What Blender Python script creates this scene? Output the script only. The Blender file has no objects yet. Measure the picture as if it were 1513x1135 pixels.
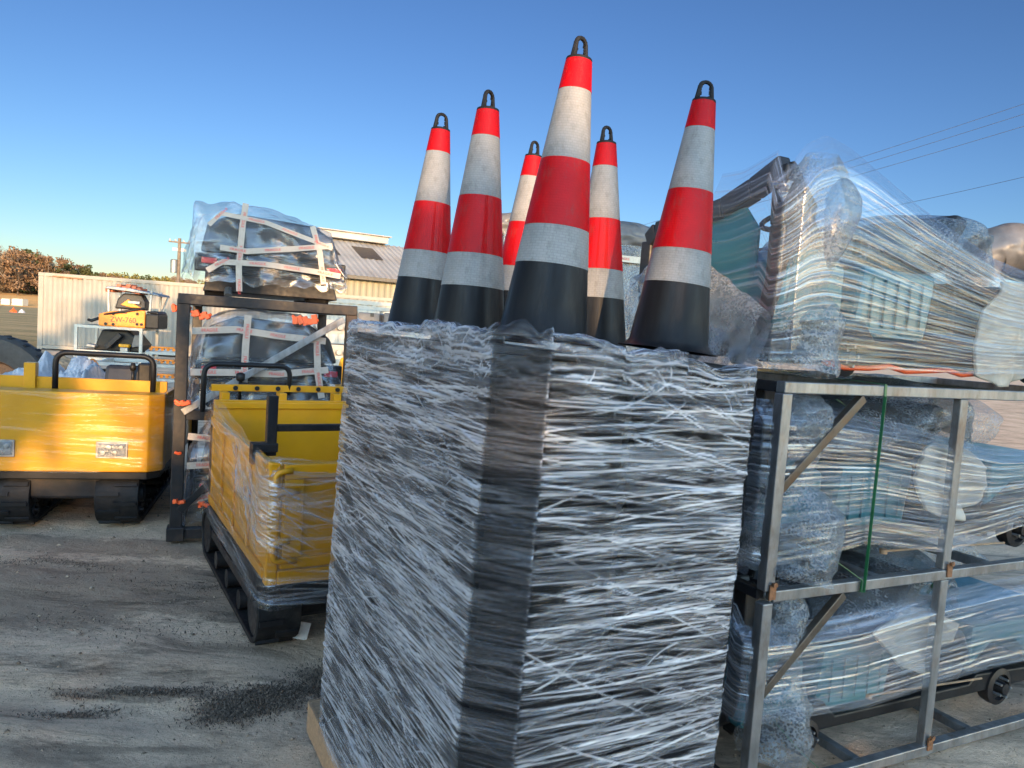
import bpy, bmesh, math, random
import numpy as np
from mathutils import Vector, Matrix
R = math.radians; PI = math.pi
rnd = random.Random(7); nr = np.random.default_rng(11)
S = bpy.context.scene; COL = S.collection
# ---------------------------------------------------------------- camera, sky, sun, exposure
EYE = 1.7; FPX = 1100.0
CAMROT = Matrix.Rotation(R(90 - 4.1), 3, 'X') @ Matrix.Rotation(R(3.9), 3, 'Z')
cd = bpy.data.cameras.new('camera'); cam = bpy.data.objects.new('camera', cd); COL.objects.link(cam)
cam.location = (0, 0, EYE); cam.rotation_euler = CAMROT.to_euler()
cd.sensor_width = 36; cd.lens = 36 * FPX / 1513; cd.clip_end = 3000; cd.clip_start = 0.02
S.camera = cam
SUNSIDE_FILL = (18.0, 11.4, 8.0)
SUN_EL, SUN_TRAVEL = 8.5, -14.0          # elevation; azimuth the light travels towards, degrees right of straight ahead
w = bpy.data.worlds.new('World'); S.world = w; w.use_nodes = True
nt = w.node_tree; bg = nt.nodes['Background']
sky = nt.nodes.new('ShaderNodeTexSky'); sky.sky_type = 'NISHITA'; sky.sun_disc = False
sky.sun_elevation = R(SUN_EL); sky.sun_rotation = R(180 + SUN_TRAVEL)
sky.air_density = 1.0; sky.dust_density = 0.0; sky.ozone_density = 3.0
hs = nt.nodes.new('ShaderNodeGamma'); hs.inputs[1].default_value = 1.30
# added warm fill: sky behind the photographer brightened towards the sun to lift the shade
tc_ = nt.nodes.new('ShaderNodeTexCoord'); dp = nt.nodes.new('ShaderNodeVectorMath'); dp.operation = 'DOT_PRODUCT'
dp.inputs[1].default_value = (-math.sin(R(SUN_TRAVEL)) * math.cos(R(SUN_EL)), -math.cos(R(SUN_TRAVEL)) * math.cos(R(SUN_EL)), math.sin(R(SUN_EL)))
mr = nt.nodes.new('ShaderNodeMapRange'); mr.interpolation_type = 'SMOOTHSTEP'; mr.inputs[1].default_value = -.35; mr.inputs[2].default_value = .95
sc_ = nt.nodes.new('ShaderNodeMix'); sc_.data_type = 'RGBA'; sc_.inputs[6].default_value = (.99, .93, 1.05, 1); sc_.inputs[7].default_value = SUNSIDE_FILL + (1,)
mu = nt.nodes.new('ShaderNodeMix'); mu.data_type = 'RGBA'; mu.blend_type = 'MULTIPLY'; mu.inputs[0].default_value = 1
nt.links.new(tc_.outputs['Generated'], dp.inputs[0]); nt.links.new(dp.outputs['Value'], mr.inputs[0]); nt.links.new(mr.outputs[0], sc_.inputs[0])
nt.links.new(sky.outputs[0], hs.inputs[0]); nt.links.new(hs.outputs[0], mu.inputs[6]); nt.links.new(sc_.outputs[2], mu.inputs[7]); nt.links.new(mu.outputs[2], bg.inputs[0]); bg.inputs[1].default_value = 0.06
sl = bpy.data.lights.new('sun', 'SUN'); sl.energy = 5.0; sl.angle = R(0.5); sl.color = (1.0, 0.62, 0.30)
so = bpy.data.objects.new('sun', sl); COL.objects.link(so)
sd = Vector((math.sin(R(SUN_TRAVEL)) * math.cos(R(SUN_EL)), math.cos(R(SUN_TRAVEL)) * math.cos(R(SUN_EL)), -math.sin(R(SUN_EL))))
so.rotation_euler = sd.to_track_quat('-Z', 'Y').to_euler(); so.location = (5, -20, 9)
S.view_settings.view_transform = 'Standard'; S.view_settings.look = 'None'
S.view_settings.exposure = 0.9; S.view_settings.gamma = 1

def at(px, py, Y):                       # the point seen at a photo pixel, Y metres ahead of the camera
    d = CAMROT @ Vector(((px - 756.5) / FPX, -(py - 567.5) / FPX, -1))
    return Vector((0, 0, EYE)) + d * (Y / d.y)
def onz(px, py, z=0.0):                  # the same on the level z
    d = CAMROT @ Vector(((px - 756.5) / FPX, -(py - 567.5) / FPX, -1))
    return Vector((0, 0, EYE)) + d * ((z - EYE) / d.z)

# ---------------------------------------------------------------- mesh helpers
class MB:
    def __init__(s): s.v = []; s.f = []; s.uv = {}
    def add(s, vs, fs):
        o = len(s.v); s.v += [tuple(x) for x in vs]; s.f += [tuple(i + o for i in q) for q in fs]; return s
    def box(s, c, d, M=None):
        x, y, z = d[0] / 2, d[1] / 2, d[2] / 2
        vs = [Vector((i, j, k)) for k in (-z, z) for j in (-y, y) for i in (-x, x)]
        if M is not None: vs = [M @ q for q in vs]
        c = Vector(c)
        return s.add([q + c for q in vs], [(0, 2, 3, 1), (4, 5, 7, 6), (0, 1, 5, 4), (2, 6, 7, 3), (0, 4, 6, 2), (1, 3, 7, 5)])
    def bx(s, x0, x1, y0, y1, z0, z1): return s.box(((x0 + x1) / 2, (y0 + y1) / 2, (z0 + z1) / 2), (abs(x1 - x0), abs(y1 - y0), abs(z1 - z0)))
    def beam(s, p, q, w, h, up=(0, 0, 1)):
        p, q = Vector(p), Vector(q); x = (q - p); L = x.length; x.normalize()
        y = Vector(up).cross(x)
        if y.length < 1e-4: y = Vector((1, 0, 0)).cross(x)
        y.normalize(); z = x.cross(y)
        return s.box((p + q) / 2, (L, w, h), Matrix((x, y, z)).transposed())
    def tube(s, pts, r, n=8, closed=False):
        pts = [Vector(p) for p in pts]; m = len(pts); o = len(s.v); rr = r if isinstance(r, (list, tuple)) else [r] * m
        up = None
        for i, p in enumerate(pts):
            a = pts[(i - 1) % m] if (i or closed) else p; b = pts[(i + 1) % m] if (i < m - 1 or closed) else p
            t = (b - a).normalized()
            if up is None:
                up = Vector((0, 0, 1)) if abs(t.z) < .9 else Vector((1, 0, 0))
            x = (up - t * up.dot(t)).normalized(); y = t.cross(x); up = x
            for k in range(n):
                g = 2 * PI * k / n; s.v.append(tuple(p + (x * math.cos(g) + y * math.sin(g)) * rr[i]))
        for i in range(m if closed else m - 1):
            j = (i + 1) % m
            for k in range(n): s.f.append((o + i * n + k, o + i * n + (k + 1) % n, o + j * n + (k + 1) % n, o + j * n + k))
        if not closed:
            s.f.append(tuple(o + k for k in reversed(range(n)))); s.f.append(tuple(o + (m - 1) * n + k for k in range(n)))
        return s
    def lathe(s, prof, n=24, c=(0, 0, 0), axis='z', cap=True):
        o = len(s.v)
        for r, h in prof:
            for k in range(n):
                g = 2 * PI * k / n; a, b = r * math.cos(g), r * math.sin(g)
                q = (a, b, h) if axis == 'z' else ((h, a, b) if axis == 'x' else (b, h, a))
                s.v.append((q[0] + c[0], q[1] + c[1], q[2] + c[2]))
        for i in range(len(prof) - 1):
            for k in range(n): s.f.append((o + i * n + k, o + i * n + (k + 1) % n, o + (i + 1) * n + (k + 1) % n, o + (i + 1) * n + k))
        if cap:
            s.f.append(tuple(o + k for k in reversed(range(n)))); s.f.append(tuple(o + (len(prof) - 1) * n + k for k in range(n)))
        return s
    def prism(s, poly, a, b, ax='y'):     # polygon in the two other axes, extruded along ax from a to b
        n = len(poly); mk = {'y': lambda p, t: (p[0], t, p[1]), 'z': lambda p, t: (p[0], p[1], t), 'x': lambda p, t: (t, p[0], p[1])}[ax]
        vs = [mk(p, a) for p in poly] + [mk(p, b) for p in poly]
        return s.add(vs, [tuple(range(n)), tuple(reversed(range(n, 2 * n)))] + [(i, i + n, (i + 1) % n + n, (i + 1) % n) for i in range(n)])
    def grid(s, P):
        P = np.asarray(P); a, b = P.shape[:2]; o = len(s.v); s.v += [tuple(x) for x in P.reshape(-1, 3)]
        s.f += [(o + i * b + j, o + i * b + j + 1, o + (i + 1) * b + j + 1, o + (i + 1) * b + j) for i in range(a - 1) for j in range(b - 1)]
        return s
    def build(s, name, mat, parent=None, smooth=False, bevel=0, recalc=True):
        me = bpy.data.meshes.new(name); me.from_pydata(s.v, [], s.f); me.validate()
        if recalc:
            bm = bmesh.new(); bm.from_mesh(me); bmesh.ops.recalc_face_normals(bm, faces=bm.faces); bm.to_mesh(me); bm.free()
        return link(name, me, mat, parent, smooth, bevel)
def link(name, me, mat, parent=None, smooth=False, bevel=0):
    me.materials.clear(); me.materials.append(mat)
    o = bpy.data.objects.new(name, me); COL.objects.link(o)
    if parent: o.parent = parent
    if smooth:
        me.shade_smooth()
        if smooth == 'auto': me.set_sharp_from_angle(angle=R(35))
    if bevel:
        m = o.modifiers.new('bevel', 'BEVEL'); m.width = bevel; m.segments = 2; m.limit_method = 'ANGLE'; m.angle_limit = R(40)
    return o
def tag(o, label=None, cat=None, group=None, kind=None):
    if label: o['label'] = label
    if cat: o['category'] = cat
    if group: o['group'] = group
    if kind: o['kind'] = kind
    return o
def empty(name, loc, az=90.0, label=None, cat=None, group=None):   # local +x points to azimuth az, +y is 90 degrees left of it
    o = bpy.data.objects.new(name, None); COL.objects.link(o); o.location = loc; o.rotation_euler = (0, 0, R(90 - az))
    o.empty_display_size = .1
    return tag(o, label, cat, group)
KIDS = {}
def copy_tree(o, parent=None):
    c = o.copy(); COL.objects.link(c)
    if parent: c.parent = parent
    for ch in o.children: copy_tree(ch, c)
    return c
def npmesh(name, P, attrs=None, uv=None, loop=False):                # fast grid mesh from (rows, cols, 3)
    a, b = P.shape[:2]; me = bpy.data.meshes.new(name); me.vertices.add(a * b); me.vertices.foreach_set('co', P.astype(np.float32).ravel())
    I = np.arange(a * b).reshape(a, b)
    if loop: J = np.concatenate([I, I[:, :1]], 1)
    else: J = I
    q = np.stack([J[:-1, :-1], J[:-1, 1:], J[1:, 1:], J[1:, :-1]], -1).reshape(-1, 4); n = len(q)
    me.loops.add(n * 4); me.polygons.add(n); me.loops.foreach_set('vertex_index', q.ravel().astype(np.int32))
    me.polygons.foreach_set('loop_start', np.arange(0, n * 4, 4, dtype=np.int32))
    me.update(calc_edges=True)
    for k, A in (attrs or {}).items():
        t = me.attributes.new(k, 'FLOAT', 'POINT'); t.data.foreach_set('value', A.astype(np.float32).ravel())
    return me
def smooth_noise(a, b, sa, sb, rng=nr):        # bilinear value noise, about sa x sb cells
    g = rng.standard_normal((sa + 2, sb + 2)); y = np.linspace(0, sa, a); x = np.linspace(0, sb, b)
    yi = y.astype(int); xi = x.astype(int); fy = (y - yi)[:, None]; fx = (x - xi)[None]
    fy = fy * fy * (3 - 2 * fy); fx = fx * fx * (3 - 2 * fx)
    return (g[yi][:, xi] * (1 - fx) + g[yi][:, xi + 1] * fx) * (1 - fy) + (g[yi + 1][:, xi] * (1 - fx) + g[yi + 1][:, xi + 1] * fx) * fy

# ---------------------------------------------------------------- materials
def new_mat(name):
    m = bpy.data.materials.new(name); m.use_nodes = True; t = m.node_tree
    return m, t, t.nodes['Principled BSDF'], t.nodes['Material Output']
def N(t, kind, **kw):
    n = t.nodes.new('ShaderNode' + kind)
    for k, v in kw.items():
        if k.startswith('_'): n.inputs[k[1:]].default_value = v
        else: setattr(n, k, v)
    return n
def coords(t, scale=(1, 1, 1), kind='Object'):
    c = N(t, 'TexCoord'); mp = N(t, 'Mapping'); mp.inputs['Scale'].default_value = scale
    t.links.new(c.outputs[kind], mp.inputs[0]); return mp.outputs[0]
def noise(t, vec, scale, detail=5, rough=.6, dist=0):
    n = N(t, 'TexNoise', _Scale=scale, _Detail=detail, _Roughness=rough, _Distortion=dist); t.links.new(vec, n.inputs['Vector']); return n.outputs[0]
def ramp(t, fac, stops):
    r = N(t, 'ValToRGB'); e = r.color_ramp.elements
    while len(e) < len(stops): e.new(.5)
    for i, (p, c) in enumerate(stops):
        e[i].position = p; e[i].color = (c if isinstance(c, (tuple, list)) else (c, c, c)) + (1,) if not isinstance(c, (int, float)) else (c, c, c, 1)
    t.links.new(fac, r.inputs[0]); return r.outputs[0]
def mixc(t, fac, a, b, mode='MIX'):
    m = N(t, 'Mix', data_type='RGBA', blend_type=mode)
    for i, x in ((0, fac), (6, a), (7, b)):
        if isinstance(x, (int, float)): m.inputs[i].default_value = x
        elif isinstance(x, tuple): m.inputs[i].default_value = x + (1,) if len(x) == 3 else x
        else: t.links.new(x, m.inputs[i])
    return m.outputs[2]
def math_(t, op, a, b=0.0, clamp=False):
    m = N(t, 'Math', operation=op, use_clamp=clamp)
    for i, x in ((0, a), (1, b)):
        if isinstance(x, (int, float)): m.inputs[i].default_value = x
        else: t.links.new(x, m.inputs[i])
    return m.outputs[0]
def bump(t, h, strength, dist=.01):
    b = N(t, 'Bump', _Strength=strength, _Distance=dist); t.links.new(h, b.inputs['Height']); return b.outputs[0]
def pm(name, col, rough=.5, metal=0, var=.25, scale=6, bmp=.15, bscale=None, dirt=None, dirtamt=.5, coat=0, stretch=(1, 1, 1), spec=.5):
    m, t, p, o = new_mat(name); v = coords(t, stretch)
    a = noise(t, v, scale, 6); lo = tuple(c * (1 - var) for c in col); hi = tuple(min(1, c * (1 + var)) for c in col)
    c = mixc(t, ramp(t, a, [(.3, 0.0), (.7, 1.0)]), lo, hi)
    if dirt:
        d = noise(t, v, scale * .6, 8, .75); c = mixc(t, math_(t, 'MULTIPLY', ramp(t, d, [(.5, 0.0), (.68, 1.0)]), dirtamt), c, dirt)
    t.links.new(c, p.inputs['Base Color'])
    rr = ramp(t, noise(t, v, scale * 3, 5), [(.25, max(0, rough - .12)), (.75, min(1, rough + .15))]); t.links.new(rr, p.inputs['Roughness'])
    p.inputs['Metallic'].default_value = metal; p.inputs['Coat Weight'].default_value = coat; p.inputs['Specular IOR Level'].default_value = spec
    p.inputs['Coat Roughness'].default_value = .08
    if bmp: t.links.new(bump(t, noise(t, v, bscale or scale * 8, 5), bmp, .004), p.inputs['Normal'])
    return m
def film_mat(name, dens=.12, scale=(2.5, 2.5, 130), tint=(.66, .70, .77), gloss=.16, k=.9, back=.5, rough=.16, STK=.45, FRK=.7, lo=.56, hi=.76, BMP=.5):
    # clear stretch film: see-through where it lies in one ply, whitish and shiny where plies bunch (attribute 'ply')
    m, t, p, o = new_mat(name); t.nodes.remove(p); v = coords(t, scale)
    at_ = N(t, 'Attribute', attribute_name='ply'); wr_ = N(t, 'Attribute', attribute_name='loose')
    n1 = noise(t, v, 1.0, 6, .7, .6); n2 = noise(t, coords(t, (6, 6, 9)), 1.0, 3)
    st = ramp(t, n1, [(lo, 0.0), (hi, 1.0)])
    f = math_(t, 'ADD', math_(t, 'MULTIPLY', at_.outputs['Fac'], k), math_(t, 'MULTIPLY', st, math_(t, 'MULTIPLY', math_(t, 'MULTIPLY', n2, STK), wr_.outputs['Fac'])))
    f = math_(t, 'ADD', f, dens, True)
    nb = bump(t, n1, BMP, .004)
    fr = N(t, 'Fresnel', _IOR=1.5); t.links.new(nb, fr.inputs['Normal'])
    gf = math_(t, 'ADD', math_(t, 'MULTIPLY', fr.outputs[0], FRK), gloss, True)
    tr = N(t, 'BsdfTransparent'); tr.inputs[0].default_value = (.93, .94, .95, 1)
    gl = N(t, 'BsdfGlossy', _Roughness=rough); gl.inputs[0].default_value = (.9, .93, 1, 1); t.links.new(nb, gl.inputs['Normal'])
    df = N(t, 'BsdfDiffuse'); df.inputs[0].default_value = tint + (1,); t.links.new(nb, df.inputs['Normal'])
    tl = N(t, 'BsdfTranslucent'); tl.inputs[0].default_value = tint + (1,); t.links.new(nb, tl.inputs['Normal'])
    dm = N(t, 'MixShader', _Fac=back * .7); t.links.new(df.outputs[0], dm.inputs[1]); t.links.new(tl.outputs[0], dm.inputs[2])
    m1 = N(t, 'MixShader'); t.links.new(math_(t, 'MULTIPLY', f, .8), m1.inputs[0]); t.links.new(tr.outputs[0], m1.inputs[1]); t.links.new(dm.outputs[0], m1.inputs[2])
    m2 = N(t, 'MixShader'); t.links.new(math_(t, 'MULTIPLY', math_(t, 'ADD', gf, math_(t, 'MULTIPLY', f, .30), True), math_(t, 'ADD', math_(t, 'MULTIPLY', wr_.outputs['Fac'], .75), .25, True)), m2.inputs[0]); t.links.new(m1.outputs[0], m2.inputs[1]); t.links.new(gl.outputs[0], m2.inputs[2])
    t.links.new(m2.outputs[0], o.inputs[0]); return m
def bubble_mat(name, alpha=.35, tint=(.60, .63, .66), cell=95):
    m, t, p, o = new_mat(name); t.nodes.remove(p); v = coords(t)
    vo = N(t, 'TexVoronoi', _Scale=float(cell)); t.links.new(v, vo.inputs['Vector'])
    n1 = noise(t, v, 7, 5, .6, .3)
    h = math_(t, 'SUBTRACT', ramp(t, n1, [(.2, 0.0), (.8, 1.0)]), math_(t, 'MULTIPLY', vo.outputs['Distance'], .6))
    nb = bump(t, h, .3, .004)
    ring = ramp(t, vo.outputs['Distance'], [(.25, 0.0), (.5, .5), (.62, 1.0)])
    f = math_(t, 'ADD', math_(t, 'MULTIPLY', ring, .22), math_(t, 'MULTIPLY', ramp(t, n1, [(.35, 0.0), (.75, 1.0)]), .25), True)
    f = math_(t, 'ADD', f, alpha - .2, True)
    tr = N(t, 'BsdfTransparent'); tr.inputs[0].default_value = (.9, .92, .93, 1)
    gl = N(t, 'BsdfGlossy', _Roughness=.25); t.links.new(nb, gl.inputs['Normal'])
    df = N(t, 'BsdfDiffuse'); df.inputs[0].default_value = tint + (1,); t.links.new(nb, df.inputs['Normal'])
    tl = N(t, 'BsdfTranslucent'); tl.inputs[0].default_value = tint + (1,)
    dm = N(t, 'MixShader', _Fac=.4); t.links.new(df.outputs[0], dm.inputs[1]); t.links.new(tl.outputs[0], dm.inputs[2])
    m1 = N(t, 'MixShader'); t.links.new(f, m1.inputs[0]); t.links.new(tr.outputs[0], m1.inputs[1]); t.links.new(dm.outputs[0], m1.inputs[2])
    fr = N(t, 'Fresnel', _IOR=1.5); t.links.new(nb, fr.inputs['Normal'])
    m2 = N(t, 'MixShader'); t.links.new(math_(t, 'MULTIPLY', fr.outputs[0], .6, True), m2.inputs[0]); t.links.new(m1.outputs[0], m2.inputs[1]); t.links.new(gl.outputs[0], m2.inputs[2])
    t.links.new(m2.outputs[0], o.inputs[0]); return m
def band_mat(name, col, rib):
    m, t, p, o = new_mat(name); v = coords(t, (1, 1, 1), 'UV')
    br = N(t, 'TexBrick', _Scale=1.0); br.offset = .5
    br.inputs['Color1'].default_value = (1, 1, 1, 1); br.inputs['Color2'].default_value = (.9, .9, .9, 1); br.inputs['Mortar'].default_value = (.80, .80, .81, 1)
    br.inputs['Brick Width'].default_value = .013; br.inputs['Row Height'].default_value = .0075; br.inputs['Mortar Size'].default_value = .0011; br.inputs['Mortar Smooth'].default_value = .6
    t.links.new(v, br.inputs['Vector'])
    n = noise(t, coords(t), 9, 5)
    c = mixc(t, ramp(t, n, [(.3, 0.0), (.7, 1.0)]), tuple(x * .74 for x in col), col)
    c = mixc(t, rib, c, br.outputs['Color'], 'MULTIPLY')
    c = mixc(t, math_(t, 'MULTIPLY', ramp(t, noise(t, coords(t, (1, 1, .5)), 26, 9, .8), [(.52, 0.0), (.66, 1.0)]), .38), c, (.07, .06, .05))
    t.links.new(c, p.inputs['Base Color']); p.inputs['Roughness'].default_value = .5; p.inputs['Coat Weight'].default_value = .12; p.inputs['Coat Roughness'].default_value = .06; p.inputs['Specular IOR Level'].default_value = .12
    vo = N(t, 'TexVoronoi', _Scale=330.0); t.links.new(coords(t), vo.inputs['Vector'])
    h = math_(t, 'ADD', math_(t, 'MULTIPLY', vo.outputs['Distance'], .25), math_(t, 'MULTIPLY', br.outputs['Fac'], -.5))
    t.links.new(bump(t, h, .35, .002), p.inputs['Normal'])
    return m
M = {}
M['rubber'] = pm('black_rubber', (.011, .011, .012), .6, spec=.2, var=.3, scale=14, bmp=.12, dirt=(.07, .062, .052), dirtamt=.25)
M['stackrubber'] = pm('stacked_rubber', (.008, .008, .009), .75, spec=.08, var=.3, scale=14, bmp=.1)
M['conebody'] = pm('cone_rubber', (.011, .011, .012), .38, spec=.15, var=.35, scale=9, bmp=.08, dirt=(.1, .09, .075), dirtamt=.22, stretch=(2, 2, .35))
M['bred'] = band_mat('red_reflective', (.48, .001, .003), .35)
M['bwhite'] = band_mat('white_reflective', (.30, .295, .285), .9)
M['film'] = film_mat('stretch_film', dens=.0, gloss=.0, FRK=.22, STK=.48, k=1.08, tint=(.86, .89, .97), scale=(3, 3, 300), lo=.53, hi=.66)
M['film2'] = film_mat('stretch_film_loose', dens=.03, scale=(1.0, 1.0, 160), gloss=.0, k=.6, STK=.16, FRK=.35, BMP=.2, tint=(.62, .65, .71))
M['film3'] = film_mat('stretch_film_thin', dens=.075, scale=(1.0, 1.0, 120), gloss=.0, k=.42, STK=.08, FRK=.2, BMP=.15, tint=(.50, .54, .62))
M['bubble'] = bubble_mat('bubble_wrap', .33)
M['bubbled'] = bubble_mat('bubble_wrap_thin', .22)
M['galv'] = pm('galvanised_steel', (.25, .255, .26), .42, .7, .3, 16, .1, dirt=(.15, .085, .045), dirtamt=.55, stretch=(1, 1, .4))
M['bsteel'] = pm('black_steel', (.014, .014, .016), .45, .1, .3, 10, .08, dirt=(.10, .06, .035), dirtamt=.3, spec=.3)
M['darksteel'] = pm('dark_mill_steel', (.10, .085, .07), .42, .6, .35, 12, .1, dirt=(.14, .07, .03), dirtamt=.5)
M['postrust'] = pm('rust_streaked_post', (.05, .032, .022), .5, .3, .5, 9, .1, dirt=(.16, .085, .05), dirtamt=.6, stretch=(3, 3, .5))
M['polewood'] = pm('weathered_pole', (.13, .10, .075), .8, 0, .3, 6, .3)
M['rust'] = pm('rusty_bolt', (.25, .12, .06), .6, .5, .4, 60, .3)
M['yellow'] = pm('yellow_paint', (.56, .25, .004), .4, 0, .12, 3, .03, dirt=(.35, .17, .03), dirtamt=.3, coat=.15, spec=.35)
M['teal'] = pm('teal_paint', (.006, .125, .155), .35, 0, .15, 4, .03, coat=.4)
M['blackp'] = pm('black_plastic', (.012, .012, .013), .42, 0, .3, 9, .1, spec=.25)
M['seat'] = pm('black_vinyl', (.02, .018, .018), .45, 0, .3, 18, .2)
M['orange'] = pm('orange_paint', (.8, .23, .015), .4, 0, .15, 6, .05, dirt=(.25, .1, .03))
M['redo'] = pm('orange_red_hose', (.75, .10, .02), .4, 0, .2, 12, .05)
M['red'] = pm('red_lens', (.6, .01, .03), .2, 0, .1, 12, .05, coat=1)
M['white'] = pm('white_steel', (.40, .385, .34), .45, 0, .12, 8, .05, dirt=(.4, .3, .2), dirtamt=.35)
M['wood'] = pm('plywood', (.33, .21, .12), .7, 0, .3, 10, .2, stretch=(1, 9, 9), dirt=(.15, .12, .1))
M['green'] = pm('green_strap', (.015, .12, .045), .35, 0, .2, 30, .05)
M['tape'] = pm('packing_tape', (.42, .35, .29), .3, 0, .08, 20, .05, coat=.3)
M['print'] = pm('red_print', (.6, .035, .03), .4, 0, .25, 60, 0)
M['ink'] = pm('black_ink', (.02, .02, .02), .4, 0, .1, 30, 0)
M['lens'] = pm('clear_lens', (.16, .165, .17), .15, .3, .5, 90, .5, coat=1)
M['paper'] = pm('paper_tag', (.7, .7, .68), .6, 0, .1, 60, 0)
M['sheet'] = pm('white_plastic_sheet', (.42, .42, .44), .3, 0, .1, 12, .4, bscale=30, spec=.7)
M['tarp'] = pm('grey_tarp', (.13, .12, .115), .42, 0, .3, 8, .4, bscale=14)
M['cont'] = pm('container_paint', (.225, .205, .172), .55, 0, .12, 1.4, .06, dirt=(.26, .18, .12), dirtamt=.45)
M['glass'] = pm('dark_glass', (.02, .025, .03), .08, 0, .1, 5, 0)
# ---------------------------------------------------------------- film builder
def strokes(Hh, Pp, du, dv, gen, wmul=1.0):
    a, b = Hh.shape
    for (s0, t0, ang, L, wd, amp, ply, curve) in gen:
        ca, sa = math.cos(ang), math.sin(ang); n = max(3, int(L / min(du, dv)))
        if abs(ca) / du >= abs(sa) / dv:
            i0 = int(s0 / du); n = max(3, int(L * abs(ca) / du)); i = np.arange(n); x = i0 + i
            tt = i / (n - 1); y = (t0 + (i * du) * sa / max(abs(ca), 1e-6) + curve * np.sin(tt * PI)) / dv; major = 0
        else:
            j0 = int(t0 / dv); n = max(3, int(L * abs(sa) / dv)); i = np.arange(n); y = j0 + i * (1 if sa > 0 else -1)
            tt = i / (n - 1); x = (s0 + (i * dv) * ca / max(abs(sa), 1e-6) + curve * np.sin(tt * PI)) / du; major = 1
        fade = np.minimum(1, np.minimum(tt, 1 - tt) * 5)
        sp = wd / (dv if major == 0 else du); kk = int(max(1, math.ceil(sp * 2)))
        for k in range(-kk, kk + 1):
            if major == 0: yy = np.floor(y).astype(int) + k; xx = x; dd = yy - y
            else: xx = np.floor(x).astype(int) + k; yy = y; dd = xx - x
            g = np.exp(-(dd / max(sp, .68)) ** 2) * fade
            ok = (xx >= 0) & (xx < b) & (yy >= 0) & (yy < a); X = xx[ok].astype(int); Y = yy[ok].astype(int)
            Hh[Y, X] += amp * g[ok]; Pp[Y, X] = np.maximum(Pp[Y, X], ply * g[ok])
def gen_h(n, Ls, Lt, a=(-5, 5), L=(.15, .8), wd=(.0012, .005), amp=(.0008, .003), ply=(.2, .9), curve=.02):
    out = []
    for _ in range(n):
        out.append((rnd.uniform(-.2, Ls), rnd.uniform(0, Lt), R(rnd.gauss((a[0] + a[1]) / 2, (a[1] - a[0]) / 3)), rnd.uniform(*L),
                    wd[0] + (wd[1] - wd[0]) * rnd.random() ** 2, rnd.uniform(*amp) * rnd.choice((1, 1, -.6)), ply[0] + (ply[1] - ply[0]) * rnd.random() ** 2, rnd.gauss(0, curve)))
    return out
def film(name, P, mat, n, du, dv, parent=None, loop=False, gens=(), mask=None, slack=.004, cells=(14, 8), **kw):
    a, b = P.shape[:2]; Hh = np.zeros((a, b)); Pp = np.zeros((a, b)); Ls, Lt = b * du, a * dv
    for g in ([gen_h(n, Ls, Lt, **kw)] + list(gens)): strokes(Hh, Pp, du, dv, g)
    if mask is not None: Pp *= mask; Hh *= (.35 + .65 * mask)
    gu = np.gradient(P, axis=1); gv = np.gradient(P, axis=0); Nn = np.cross(gu, gv); Nn /= (np.linalg.norm(Nn, axis=-1, keepdims=True) + 1e-9)
    Hh = Hh + slack * smooth_noise(a, b, cells[0], cells[1]) * .6 + slack * .25 * smooth_noise(a, b, int(cells[0] * 2.2), cells[1])
    me = npmesh(name, P + Nn * Hh[..., None], {'ply': np.clip(Pp, 0, 1), 'loose': np.ones((a, b)) if mask is None else np.clip(mask, 0, 1)}, loop=loop)
    return link(name, me, mat, parent, True)
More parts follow.
